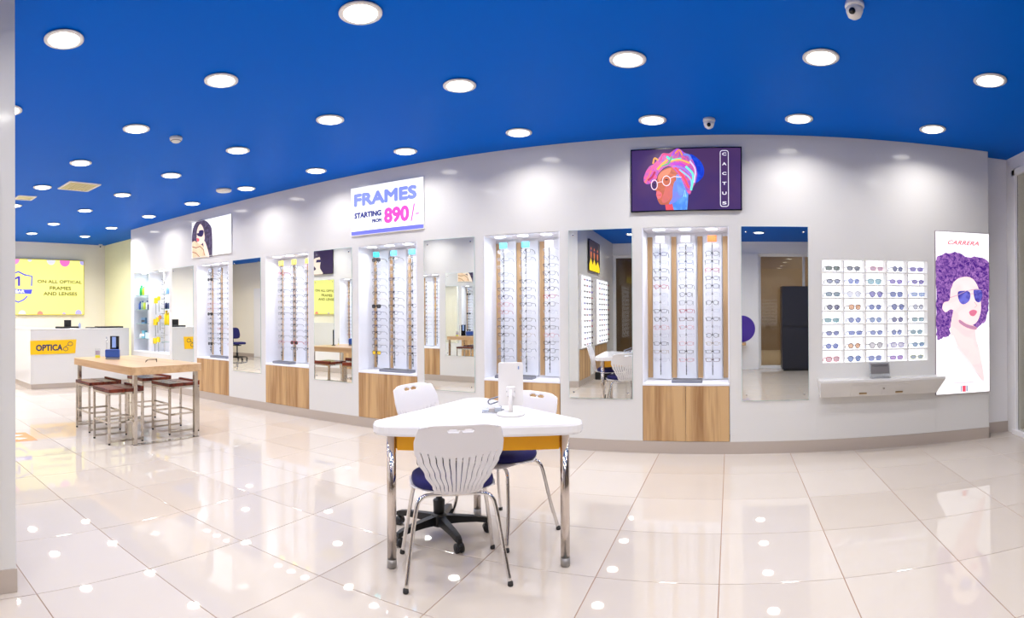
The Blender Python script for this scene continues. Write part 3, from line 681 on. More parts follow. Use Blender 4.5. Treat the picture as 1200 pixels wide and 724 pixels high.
P.poly(b, [q(*p) for p in ((300, 340), (350, 290), (420, 270), (400, 320), (340, 350), (310, 390))], 4, g('brow_glow', (226, 130, 100)), 4)
P.poly(b, [q(*p) for p in ((282, 485), (310, 482), (332, 505), (325, 535), (300, 550), (286, 535))], 5, g('lips', (240, 110, 120)), 3)
P.stroke(b, [q(*p) for p in ((284, 516), (305, 518), (328, 512))], .004, 6, g('lip_line', (150, 40, 60)))
P.stroke(b, [q(*p) for p in ((286, 440), (296, 462), (318, 464))], .005, 6, g('nose', (150, 60, 56)))
P.poly(b, [q(*p) for p in ((158, 380), (175, 310), (215, 250), (260, 225), (300, 180), (340, 130), (400, 130), (450, 100), (500, 88), (545, 120), (600, 150), (640, 220), (668, 300), (655, 390), (620, 460), (595, 510), (560, 460), (520, 370), (470, 300), (410, 250), (350, 268), (300, 320), (280, 370), (240, 400), (190, 415))], 6, g('scarf', (222, 92, 150), (120, 90, 200), 26), 4)
ribs = [((170, 400, 215, 330, 240, 250), (240, 120, 110)), ((190, 300, 250, 260, 300, 200), (236, 90, 150)), ((250, 225, 265, 175, 300, 195), (250, 160, 70)), ((290, 280, 340, 230, 390, 190), (250, 170, 60)),
        ((320, 200, 350, 140, 420, 150), (240, 60, 130)), ((430, 150, 480, 95, 540, 130), (170, 80, 220)), ((460, 130, 500, 100, 530, 150), (250, 150, 80)), ((380, 160, 430, 190, 520, 180), (90, 220, 190)),
        ((400, 210, 500, 190, 600, 220), (250, 190, 80)), ((420, 230, 520, 230, 620, 300), (190, 60, 200)), ((440, 250, 540, 270, 640, 360), (150, 120, 240)), ((460, 260, 540, 350, 590, 450), (240, 80, 100)),
        ((500, 280, 600, 360, 620, 440), (140, 200, 240)), ((560, 250, 630, 330, 610, 470), (110, 230, 210)), ((600, 200, 650, 280, 640, 400), (220, 200, 240)), ((540, 140, 590, 150, 610, 190), (120, 140, 230)), ((330, 250, 400, 220, 430, 160), (90, 170, 120)), ((200, 380, 240, 350, 270, 300), (180, 50, 90))]
for i, (r_, c) in enumerate(ribs):
    p3 = [q(r_[j], r_[j + 1]) for j in (0, 2, 4)]; pth = [tuple(v)[:2] for v in bez([(a, b_, 0) for a, b_ in p3], 6)]
    P.stroke(b, pth, .014 + .006 * (i % 2), 7 + .4 * i, g('ribbon_%d' % i, c))
WG = g('spectacle_white', (244, 214, 226))
P.stroke(b, circ(*q(262, 422), .028, .044, 24), .008, 16, WG, True); P.stroke(b, circ(*q(378, 385), .037, .045, 24), .008, 16, WG, True)
P.stroke(b, [q(288, 405), q(318, 395), q(342, 395)], .006, 16, WG); P.stroke(b, [q(412, 362), q(450, 345), q(520, 352)], .007, 16, WG)
P.poly(b, circ(*q(378, 375), .014, .006, 12), 15, g('eye', (60, 20, 40))); P.poly(b, circ(*q(262, 420), .010, .005, 12), 15, g('eye', (60, 20, 40)))
P.stroke(b, [q(355, 345), q(385, 335), q(410, 345)], .005, 15, g('eye', (60, 20, 40)))
P.stroke(b, [q(552, 470), q(540, 530), q(562, 530)], .006, 16, g('earring', (170, 240, 230)), True)
b.obj('print', t)
b = MB(); WL = g('white', (238, 236, 246))
x0, x1, y0, y1 = q(886, 0)[0], q(962, 0)[0], q(920, 612)[1], q(920, 98)[1]
P.stroke(b, rrect(x1 - x0, y1 - y0, .02, 4, (x0 + x1) / 2, (y0 + y1) / 2), .006, 2, WL, True)
for ch, yy in zip('CACTUS', (131, 220, 309, 400, 490, 580)):
    v = q(920, yy)[1]; P.text(b, ch, x0 + .017, x1 - .017, v - .014, v + .014, 2, WL, .03)
b.obj('lettering', t, label='white vertical lettering in a rounded outline')
# tall sunglasses poster
P = wallP(1.953, .475, .012); Wd, Hd = .577, 1.592
t = framed('poster_lightbox', 'tall backlit poster of a curly-haired woman in aviator sunglasses', 'poster', P, Wd, Hd, mat('poster_frame', (176, 164, 172), .3, metal=.4), .011, .006)
b = MB(); P.poly(b, [(0, 0), (Wd, 0), (Wd, Hd), (0, Hd)], 0, glow('poster_white', (255, 253, 255), 1.1)); b.obj('lit_face', t)
def q(x, y): u = (x - 22) / 225.; return (min(Wd, max(0, u * Wd)), min(Hd, max(0, Hd * (1 - (y - (17 + 12 * u)) / (694. - 16 * u)))))
b = MB(); HP = glow('poster_curls', (70, 24, 128), 1., (176, 124, 196), 34, detail=4); rr = random.Random(3)
def rough(pts, a=5, n=5, s=4):
    pts = closed_curve(pts, n); return [(x + rr.uniform(-a, a), y + rr.uniform(-s, s)) for x, y in pts]
P.poly(b, [q(*p) for p in rough([(22, 160), (40, 120), (100, 108), (150, 125), (200, 130), (246, 150), (247, 250), (247, 330), (228, 400), (200, 430), (180, 425), (120, 380), (84, 400), (78, 460), (50, 470), (28, 480), (22, 440), (22, 300)])], 1, HP)
P.poly(b, [q(*p) for p in ((85, 255), (110, 222), (150, 212), (180, 225), (200, 260), (208, 300), (212, 340), (206, 380), (190, 410), (165, 420), (140, 405), (110, 370), (85, 350), (62, 362), (48, 345), (55, 320), (78, 310))], 2, glow('poster_skin', (252, 222, 222), 1., (255, 238, 238), 4), 4)
P.poly(b, [q(*p) for p in ((95, 350), (140, 400), (185, 425), (190, 480), (215, 560), (226, 668), (150, 580), (90, 500), (80, 440), (86, 390))], 2.5, glow('poster_neck', (250, 216, 218), 1., (252, 228, 226), 4), 0)
P.poly(b, [q(*p) for p in ((120, 395), (150, 415), (190, 428), (188, 440), (150, 430), (118, 408))], 3.2, glow('poster_jaw_shade', (196, 140, 170), 1.), 3)
P.poly(b, [q(*p) for p in ((22, 490), (60, 480), (92, 460), (110, 510), (170, 590), (224, 672), (225, 712), (22, 712))], 3, glow('poster_coat', (255, 252, 253), 1.1), 0)
P.poly(b, [q(*p) for p in ((192, 440), (247, 430), (247, 712), (226, 705), (226, 650), (206, 540))], 3, MATS['poster_coat'], 0)
P.stroke(b, [q(*p) for p in ((100, 500), (150, 570), (222, 668))], .006, 4, glow('poster_lapel', (232, 190, 200), 1.))
GL = glow('poster_lens', (62, 52, 150), 1., (120, 120, 220), 8)
P.poly(b, [q(*p) for p in ((113, 278), (135, 272), (160, 276), (166, 295), (158, 318), (135, 330), (118, 315))], 4, GL, 4)
P.poly(b, [q(*p) for p in ((180, 270), (200, 266), (216, 278), (216, 300), (206, 322), (190, 318), (182, 300))], 4, GL, 4)
GM = glow('poster_metal', (196, 160, 190), 1.)
P.stroke(b, [q(*p) for p in ((80, 300), (112, 290), (150, 272), (180, 268), (215, 268))], .006, 5, GM); P.stroke(b, [q(*p) for p in ((163, 290), (172, 284), (182, 288))], .005, 5, GM)
P.poly(b, [q(*p) for p in ((160, 362), (178, 354), (194, 362), (182, 380), (166, 378))], 5, glow('poster_lips', (222, 120, 150), 1.), 3)
P.stroke(b, [q(*p) for p in ((182, 320), (194, 336), (184, 344))], .005, 5, glow('poster_nose', (224, 170, 180), 1.))
P.poly(b, [q(*p) for p in rough([(160, 150), (200, 160), (240, 190), (246, 250), (222, 262), (205, 235), (185, 215), (150, 205), (110, 220), (82, 260), (60, 300), (40, 300), (60, 220), (110, 170)], 4)], 5.5, HP)
b.obj('print', t)
b = MB(); RD = glow('poster_red', (232, 84, 110), 1.)
u0, v1 = q(72, 55); u1, v0 = q(203, 80); P.text(b, 'CARRERA', u0, u1, v0, v1, 1, RD, .02, .35); b.obj('lettering', t, label='red italic lettering at the top')
b = MB(); u0, v1 = q(92, 662); u1, v0 = q(182, 667); 
for k in range(14): P.poly(b, [(u0 + (u1 - u0) * k / 14, v0), (u0 + (u1 - u0) * (k + .6) / 14, v0), (u0 + (u1 - u0) * (k + .6) / 14, v1), (u0 + (u1 - u0) * k / 14, v1)], 4, glow('poster_small_print', (206, 190, 204), 1.))
for a, c, c2 in ((124, 127, 'sign_navy'), (130, 144, 'poster_red'), (147, 151, 'sign_navy')):
    P.poly(b, [q(a, 703), q(c, 703), q(c, 677), q(a, 677)], 4, MATS[c2])
b.obj('striped_emblem', t)

# yellow lightbox on the far left wall
P = Plane((-11.60, 2.9, 1.315), (0, 1, 0), (0, 0, 1)); Wd, Hd = 2.24, 1.2
t = framed('yellow_lightbox', 'large lit yellow sign reading 1 YEAR ON ALL OPTICAL FRAMES AND LENSES', 'sign', P, Wd, Hd, mat('lightbox_frame', (216, 200, 40), .4), .045, .012)
YB = glow('lightbox_yellow', (253, 248, 146), 1.0); b = MB(); P.poly(b, [(0, 0), (Wd, 0), (Wd, Hd), (0, Hd)], 0, YB); b.obj('lit_face', t)
b = MB(); OL = glow('lightbox_olive', (124, 120, 46), 1.); NB = glow('lightbox_blue', (84, 88, 220), 1.); NI = glow('lightbox_indigo', (84, 70, 190), 1.)
Y0 = 2.9
def yz(u, v): 
    # photograph pixel -> metres on this sign (sign lies on the plane x=-11.6)
    th = (u - 855.97) / F; y = -11.6 / math.tan(th); d = math.hypot(11.6, y); z = 1.283 + (366.5 - v) / F * d - .0056 * -11.6
    return (y - Y0, z - 1.315)
def tx(s, a, b_, c, d_, m, bold): (u0, v1), (u1, v0) = yz(a, b_), yz(c, d_); P.text(b, s, u0, u1, v0, v1, 2, m, bold)
tx('ON ALL OPTICAL', 44, 327.6, 96, 332.6, OL, .035); b.obj('lettering', t, label='olive top line of text')
b = MB(); tx('FRAMES', 58.3, 335.3, 83.5, 340, OL, .035); b.obj('lettering', t, label='olive middle line of text')
b = MB(); tx('AND LENSES', 51, 341.8, 90.5, 346.6, OL, .035); b.obj('lettering', t, label='olive lower line of text')
b = MB(); P.poly(b, [yz(*p) for p in ((21, 323.5), (23.6, 323.5), (23.6, 335), (21, 335))], 2, NI); P.poly(b, [yz(*p) for p in ((21.2, 323.5), (21.2, 326), (17.6, 327.8), (17.6, 325.6))], 2.2, NI); b.obj('lettering', t, label='indigo numeral 1')
b = MB(); tx('YEAR', 14, 339.4, 29, 343.3, glow('lightbox_white', (240, 240, 255), 1.2), .05); b.obj('lettering', t, label='white word YEAR')
b = MB(); sh = [yz(*p) for p in ((7, 323), (14, 321.5), (21.5, 318.2), (29, 322), (37.5, 323.6), (37, 335))]
P.stroke(b, sh, .03, 1, NB); P.stroke(b, [yz(*p) for p in ((7, 340), (9, 345), (14, 351), (21.5, 354), (28, 351), (32, 347))], .03, 1, NB)
P.poly(b, [yz(*p) for p in ((4, 338), (12, 338), (30, 339.2), (38, 339), (36.5, 344.6), (30, 344), (12, 343.6), (4, 344))], 1, NB)
b.obj('shield_emblem', t)
for (cx, cy, r_, c) in (((17), 303.5, .16, (248, 150, 214)), (35, 304, .07, (226, 226, 230)), (60, 305, .14, (226, 226, 236)), (76, 306, .17, (248, 120, 200)), (97, 307, .10, (180, 170, 230)), (26, 368, .12, (222, 226, 222)), (47, 368, .1, (246, 150, 130)), (75, 368, .06, (200, 180, 210)), (92, 367, .11, (190, 180, 235)), (12, 367, .07, (240, 240, 220))):
    u, v = yz(cx, cy); v = min(max(v, 0), Hd)
    pts = [(min(max(a, .0), Wd), min(max(d_, .0), Hd)) for a, d_ in circ(u, v, r_ * .72, r_ * .72, 28)]
    b = MB(); P.poly(b, pts, 1, glow('balloon_%d_%d' % (cx, cy), c, 1.)); b.obj('balloon_dot', t)


# ---------------------------------------------------------------- backlit sunglasses grid and drawer
g0 = thing('sunglasses_display', 'white wall display of forty backlit cells holding sunglasses', 'display', (0, 0, 0))
CP, RP = .2075, .1205; gx, gz = .845, 1.768
M_cell = glow('cell_backlight', (250, 250, 255), 1.2)
fr = MB(); y0, y1 = WY + .0002, WY + .114
for r_ in range(9):
    z = gz - r_ * RP; fr.box(gx - .0118, gx + 5 * CP - .0002, y0, y1, z + .0001, z + .0118, M_gloss)
for c in range(6): fr.box(gx - .0118 + c * CP, gx - .0002 + c * CP, y0 + .0003, y1, gz - 8 * RP + .0005, gz + .0115, M_gloss)
fr.obj('cell_frame', g0)
SG = [[('black', (40, 80, 70)), ('black', (90, 100, 130)), ('pink', (200, 150, 180)), ('navy', (70, 80, 150)), ('violet', (110, 90, 190))],
      [('black', (140, 150, 190)), ('pale blue', (130, 150, 220)), ('teal', (150, 200, 215)), ('violet', (150, 130, 215)), ('violet', (120, 100, 190))],
      [('slate', (110, 140, 160)), ('clear', (226, 230, 244)), ('navy', (120, 110, 200)), ('blue', (90, 110, 190)), ('pale blue', (170, 195, 235))],
      [('black', (60, 60, 120)), ('brown', (240, 170, 110)), ('blue', (90, 110, 190)), ('navy', (70, 90, 180)), ('dark grey', (200, 205, 225))],
      [('teal', (120, 170, 180)), ('blue', (110, 130, 200)), ('blue', (140, 170, 220)), ('navy', (90, 90, 160)), ('slate', (150, 195, 205))],
      [('navy', (110, 120, 190)), ('blue', (110, 130, 215)), ('blue', (120, 140, 215)), ('blue', (110, 130, 205)), ('teal', (130, 170, 190))],
      [('blue', (100, 120, 205)), ('brown', (240, 176, 120)), ('black', (220, 216, 226)), ('violet', (216, 214, 236)), ('teal', (110, 150, 205))],
      [('red', (220, 170, 180)), ('navy', (90, 130, 205)), ('pale blue', (120, 140, 215)), ('violet', (190, 140, 225)), ('lime', (150, 170, 190))]]
FX = dict(FC); FX['violet'] = mat('frame_violet', (104, 84, 180), .25); FX['pale blue'] = mat('frame_pale_blue', (120, 140, 206), .25); FX['teal'] = mat('frame_teal', (90, 150, 160), .25); FX['slate'] = mat('frame_slate', (70, 96, 116), .25); FX['lime'] = mat('frame_lime', (176, 190, 110), .25); 
KK = ['rect', 'square', 'round', 'aviator', 'oval']; COLS = ['first', 'second', 'third', 'fourth', 'fifth']
ROWS = ['top', 'second', 'third', 'fourth', 'fifth', 'sixth', 'seventh', 'bottom']
for r_ in range(8):
    for c in range(5):
        x = gx + c * CP; z1 = gz - r_ * RP; z0 = z1 - RP + .0125
        MB().box(x + .0003, x + CP - .0128, WY + .104, WY + .113, z0 + .0003, z1, M_cell).obj('light_panel', g0)
        fc, lc = SG[r_][c]
        if (r_, c) == (0, 0): kind = 'rect'
        else: kind = R_.choice(KK)
        k = mat('tint_%d_%d_%d' % lc, lc, .1, alpha=.8)
        m = eyewear_meshes(kind, FX[fc], k, .0024)
        t = thing('sunglasses', '%s %s sunglasses in the backlit display, %s row, %s cell' % (fc, {'rect': 'rectangular'}.get(kind, kind), ROWS[r_], COLS[c]), 'sunglasses', (x + .097 + R_.uniform(-.012, .012), WY - .125 + .02, z0 + .001 + DIM[kind][1] / 2), R_.uniform(.1, .42), 'sunglasses in the backlit wall display')
        t.location.y = WY + .012; t.scale = (1.08, .6, 1.1); t.location.z = z0 + .001 + .031
        link('front_frame', m['f'], t)
        for i in (0, 1): link('lens', m['l%d' % i], t); link('temple', m['t%d' % i], t)
        MB().box(x + .0005, x + CP - .0130, WY + .004, WY + .103, z0 - .0001, z0 + .0012, M_cell).obj('lit_ledge', g0)
# brand plate
t = thing('brand_plate', 'small grey metal plate on a clear stand above the drawer unit', 'sign')
MB().box(1.275, 1.46, WY - .12, WY - .06, .672, .682, M_acryl).obj('acrylic_base', t)
bb = MB().box(-.098, .098, -.004, .004, -.0, .135, M_acryl).xf(Matrix.Translation((1.367, WY - .09, .682)) @ Matrix.Rotation(-.18, 4, 'X')).obj('acrylic_stand', t)
MB().box(-.088, .088, -.0075, -.0042, .03, .125, mat('plate_grey', (138, 134, 136), .35, metal=.4)).xf(Matrix.Translation((1.367, WY - .09, .682)) @ Matrix.Rotation(-.18, 4, 'X')).obj('metal_plate', t)
mt_ = Matrix.Translation((1.367, WY - .09, .682)) @ Matrix.Rotation(-.18, 4, 'X')
b = MB(); Pp = Plane((0, -.008, 0), (1, 0, 0), (0, 0, 1)); Pp.text(b, 'POLAROID', -.075, .075, .095, .112, 1, M_dgrey, .03); b.xf(mt_).obj('lettering', t)
# tapered wall drawer
t = thing('wall_cabinet', 'white wall-hung drawer unit with slanted front under the sunglasses display', 'cabinet')
x0, x1 = .79, 1.975; zt, zb = .672, .51
vs = [(x0, WY - .0005, zt), (x1, WY - .0005, zt), (x1, WY - .2, zt), (x0, WY - .2, zt), (x0, WY - .2, zt - .02), (x1, WY - .2, zt - .02), (x0 + .02, WY - .09, zb), (x1 - .05, WY - .09, zb), (x0 + .02, WY - .0005, zb), (x1 - .05, WY - .0005, zb)]
MB().add(vs, [(0, 3, 2, 1), (3, 4, 5, 2), (4, 6, 7, 5), (6, 8, 9, 7), (0, 8, 6, 4, 3), (1, 2, 5, 7, 9), (0, 1, 9, 8)], M_gloss).obj('body', t)
def slope(x, s, d=0.):   # point on the slanted face
    a = Vector((x, WY - .2, zt - .02)); e = Vector((x, WY - .09, zb)); n = Vector((0, -(zt - .02 - zb), -.11)).normalized()
    return a.lerp(e, s) + n * d
b = MB()
for (xa, xb, s0, s1, d) in ((1.08, 1.37, .2, .93, .003), (1.375, 1.665, .2, .93, .003)):
    c = [slope(xa, s0, d), slope(xb, s0, d), slope(xb, s1, d), slope(xa, s1, d)]; e = [slope(xa, s0), slope(xb, s0), slope(xb, s1), slope(xa, s1)]
    bb = MB().add(c + e, [(0, 3, 2, 1), (0, 1, 5, 4), (1, 2, 6, 5), (2, 3, 7, 6), (3, 0, 4, 7)], M_gloss).obj('drawer_front', t)
    xm = 1.195 if xa < 1.2 else 1.54
    c = [slope(xm - .035, .72, .0032), slope(xm + .035, .72, .0032), slope(xm + .035, .80, .0032), slope(xm - .035, .80, .0032)]; e = [v + (slope(0, 0, .008) - slope(0, 0)) for v in c]
    MB().add(e + c, [(0, 3, 2, 1), (0, 1, 5, 4), (1, 2, 6, 5), (2, 3, 7, 6), (3, 0, 4, 7)], mat('brass_slot', (176, 150, 110), .3, metal=.7)).obj('handle', bb)
MB().tube([slope(1.385, .45, .002), slope(1.385, .45, .012)], .009, M_steel, 12).obj('lock', t)

# ---------------------------------------------------------------- counter
CX, CY, CH = -9.23, 3.08, 1.055
t = thing('reception_counter', 'white glossy reception counter with a yellow sign at the far left', 'counter')
MB().box(CX - .55, CX, CY + .02, 5.02, .09, CH - .02, M_gloss, .004).obj('front_body', t)
MB().box(-11.1, CX - .55, CY, CY + .5, .09, CH - .02, M_gloss, .004).box(CX - .56, CX, CY, CY + .03, .09, CH - .02, M_gloss, .004).obj('side_body', t)
MB().box(CX - .6, CX + .005, CY - .005, 5.02, CH - .02, CH, M_gloss, .003).box(-11.1, CX - .6, CY - .005, CY + .5, CH - .02, CH, M_gloss, .003).obj('countertop', t)
MB().box(CX - .5, CX - .012, CY + .012, 5.0, 0, .09, M_base).box(-11.1, CX - .5, CY + .012, CY + .4, 0, .09, M_base).obj('plinth', t)
P = Plane((CX + .012, 0, 0), (0, 1, 0), (0, 0, 1))
def cz(u, v):
    th = (u - 855.97) / F; y = CX / math.tan(th); d = math.hypot(CX, y); return (y, 1.283 + (366.5 - v) / F * d + .0056 * 9.23)
sg = thing('counter_sign', 'yellow sign board with navy lettering and spectacles emblem on the counter front', 'sign')
c4 = [cz(35.2, 399.3), cz(35.4, 415.6), cz(87.8, 413.6), cz(89.2, 397.6)]
b = MB(); vs = [P.p(a, d, 0) for a, d in c4] + [P.p(a, d, -.011) for a, d in c4]
b.add(vs, [(0, 1, 2, 3), (4, 7, 6, 5), (0, 4, 5, 1), (1, 5, 6, 2), (2, 6, 7, 3), (3, 7, 4, 0)], M_yellow).obj('board', sg)
b = MB(); (u0, v1), (u1, v0) = cz(41.8, 403.8), cz(73, 410.6); P.text(b, 'OPTICA', u0, u1, v0, v1, 2, M_navyink, .03); b.obj('lettering', sg)
b = MB(); a = cz(76.6, 408.7); c = cz(82, 402.8)
P.stroke(b, circ(a[0], a[1], .045, .035, 18), .010, 2, M_navyink, True); P.stroke(b, circ(c[0], c[1], .045, .035, 18), .010, 2, M_navyink, True)
P.stroke(b, [(a[0] - .01, a[1] + .035), cz(78, 404.5), cz(79.3, 405), (c[0] - .04, c[1] - .015)], .009, 2, M_navyink); b.obj('spectacles_emblem', sg)
# things on the counter
t = thing('payment_terminal', 'small black terminal on the counter top', 'card terminal', (CX - .35, 3.92, CH + .0003), .3)
MB().box(-.12, .12, -.2, .2, 0, .03, M_black, .004).obj('base', t); MB().box(-.01, .01, -.08, .08, .03, .15, M_black, .003).obj('screen', t)
MB().box(CX - .4, CX - .15, 4.3, 4.4, CH + .0003, CH + .018, M_black, .004).obj('card_reader', label='flat dark pad on the counter, middle of the top', cat='card reader')
MB().box(CX - .35, CX - .1, 4.47, 4.95, CH + .0003, CH + .03, M_blackg, .004).obj('keyboard', label='long black keyboard at the right end of the counter top', cat='keyboard')
bottle(CX - .3, 4.14, CH + .0003, .025, .1, ('smoke', (150, 160, 190)), ('steel', (170, 180, 200)), 'small blue-grey bottle on the counter beside the terminal', 'spray_bottle', None)

# ---------------------------------------------------------------- wooden high table, stools
TX0, TX1, TY0, TY1 = -6.28, -4.79, 2.63, 3.50
t = thing('wooden_table', 'oak-topped table on polished steel legs with four dark stools around it', 'table', ((TX0 + TX1) / 2, (TY0 + TY1) / 2, 0))
cx, cy = (TX0 + TX1) / 2, (TY0 + TY1) / 2; wx, wy = TX1 - TX0, TY1 - TY0
half = wy / 2
for s_ in (-1, 1):
    o = rrect(wx, wy, .07, 5)
    clip = [(x, y) for x, y in o if y * s_ > 0]
    if s_ > 0: pts = [(wx / 2, .0008)] + clip + [(-wx / 2, .0008)]
    else: pts = [(-wx / 2, -.0008)] + clip + [(wx / 2, -.0008)]
    MB().prism(pts, .698, .775, M_tabletop).obj('tabletop_plank', t)
for sx in (-1, 1):
    for sy in (-1, 1):
        MB().box(sx * (wx / 2 - .06) - .02, sx * (wx / 2 - .06) + .02, sy * (wy / 2 - .07) - .02, sy * (wy / 2 - .07) + .02, .008, .698, M_steel, .002).obj('leg', t)
    MB().box(sx * (wx / 2 - .06) - .03, sx * (wx / 2 - .06) + .03, -wy / 2 + .04, wy / 2 - .04, 0, .008, M_steel).obj('floor_bar', t)
def stool(x, y, lab):
    t = thing('stool', lab, 'stool', (x, y, 0), 0, 'dark wood stools round the wooden table')
    hx, hy = .185, .2
    for (a, c) in ((-hy, -.02), (-.01, hy - .03)): MB().box(-hx - .005, hx + .005, a, c, .515, .55, M_stoolwood, .003).obj('seat_plank', t)
    MB().box(-hx - .005, hx + .005, hy - .03, hy, .515, .565, M_stoolwood, .003).obj('seat_lip', t)
    w_ = .011
    for sx in (-1, 1):
        for sy in (-1, 1):
            l = MB().box(sx * (hx - w_) - w_, sx * (hx - w_) + w_, sy * (hy - w_) - w_, sy * (hy - w_) + w_, .014, .5, M_steel, .0015).obj('leg', t)
            MB().lathe([(.011, 0), (.012, .014)], M_rubber, 10, c=(sx * (hx - w_), sy * (hy - w_), 0)).obj('foot_cap', l)
    r = MB()
    for sy in (-1, 1): r.box(-hx, hx, sy * (hy - w_) - w_ * .95, sy * (hy - w_) + w_ * .95, .493, .515, M_steel)
    for sx in (-1, 1): r.box(sx * (hx - w_) - w_ * .95, sx * (hx - w_) + w_ * .95, -hy + .001, hy - .001, .494, .514, M_steel)
    r.obj('seat_frame', t)
    for sy in (-1, 1): MB().box(-hx + .02, hx - .02, sy * (hy - w_) - .008, sy * (hy - w_) + .008, .205, .225, M_steel).obj('footrest_bar', t)
    for sx in (-1, 1):
        MB().box(sx * (hx - w_) - .008, sx * (hx - w_) + .008, -hy + .02, hy - .02, .205, .225, M_steel).obj('footrest_bar', t)
        MB().box(sx * (hx - w_) - .008, sx * (hx - w_) + .008, -hy + .02, hy - .02, .02, .04, M_steel).obj('floor_rail', t)
stool(-5.155, 2.67, 'dark wood stool nearest the camera, at the front right of the wooden table')
stool(-5.77, 2.735, 'dark wood stool at the front left of the wooden table')
stool(-5.25, 3.44, 'dark wood stool at the right rear of the wooden table')
stool(-5.86, 3.46, 'dark wood stool mostly hidden at the left rear of the wooden table')
ZT = .7753
t = thing('display_stand', 'tall black brochure holder standing on the wooden table', 'brochure holder', (-6.07, 3.1, ZT), .9)
MB().box(-.06, .06, -.03, .03, 0, .01, M_black).obj('base', t); MB().box(-.055, .055, -.01, .01, .01, .26, M_blackg, .002).obj('back_board', t)
MB().box(-.03, .018, -.0125, -.0105, .12, .25, mat('leaflet_blue', (150, 180, 240), .4)).obj('leaflet', t)
MB().tube([(-.1, 0, .0), (-.1, 0, .25)], .004, M_steel, 8).obj('rod', t)
t = thing('blue_case', 'blue spectacle case on a grey stand on the wooden table', 'case', (-5.83, 2.95, ZT), .9)
MB().box(-.08, .08, -.03, .03, 0, .022, M_grey, .003).obj('stand', t); MB().box(-.085, .085, -.03, .03, .023, .115, mat('case_blue', (44, 82, 166), .35), .008).obj('body', t)
MB().box(-.075, .075, -.0312, -.0302, .1, .106, M_navyink).obj('seam', t)
t = thing('card_stand', 'small acrylic card stand with grey print and yellow foot on the wooden table', 'card stand', (-6.13, 2.9, ZT), .9)
MB().box(-.03, .03, -.006, .006, 0, .03, mat('card_yellow', (220, 214, 60), .4)).obj('foot', t); MB().box(-.03, .03, -.003, .003, .03, .11, M_acryl).obj('card', t)
MB().box(-.026, .026, -.0045, -.0035, .036, .085, mat('card_print', (168, 156, 176), .5)).obj('printed_area', t)
eyewear('eyeglasses', 'black eyeglasses lying open on the wooden table top', 'eyeglasses', 'rect', FC['black'], M_clear, (-5.25, 3.2, ZT + .018), 2.6, .0025)

# ---------------------------------------------------------------- white triangular table
TC = Vector((-1.342, 2.764)); A0 = math.radians(-3.6)
t = thing('triangular_table', 'white rounded triangular table with chrome legs and yellow panels', 'table', (TC.x, TC.y, 0), A0)
def tri(rin, rad, n=7):
    Rr = 2 * rin; out = []
    for k in range(3):
        a = k * 2 * pi / 3; c = Vector((math.cos(a), math.sin(a))) * (Rr - 2 * rad)
        for j in range(n + 1):
            b_ = a - pi / 3 + 2 * pi / 3 * j / n; out.append((c.x + rad * math.cos(b_), c.y + rad * math.sin(b_)))
    return out
MB().prism(tri(.346, .092), .684, .738, M_tabwhite, .012).obj('tabletop', t)
for k in range(3):
    a = k * 2 * pi / 3; x, y = .507 * math.cos(a), .507 * math.sin(a)
    l = MB().tube([(x, y, .045), (x, y, .684)], .0235, M_legsteel, 24).obj('leg', t)
    MB().lathe([(.021, 0), (.0248, .004), (.0248, .045)], mat('grey_leg_foot', (160, 156, 152), .35, metal=.6), 24, c=(x, y, 0)).obj('foot_cap', l)
    a2 = a + 2 * pi / 3; x2, y2 = .507 * math.cos(a2), .507 * math.sin(a2)
    p = Vector((x, y)); q_ = Vector((x2, y2)); d = (q_ - p).normalized(); nn = Vector((d.y, -d.x)); p2 = p + d * .03; q2 = q_ - d * .03
    vs = [(v.x + nn.x * o, v.y + nn.y * o, z) for z in (.598, .684) for v, o in ((p2, -.009), (q2, -.009), (q2, .009), (p2, .009))]
    MB().add(vs, [(0, 3, 2, 1), (4, 5, 6, 7), (0, 1, 5, 4), (1, 2, 6, 5), (2, 3, 7, 6), (3, 0, 4, 7)], M_apron).obj('apron', t)

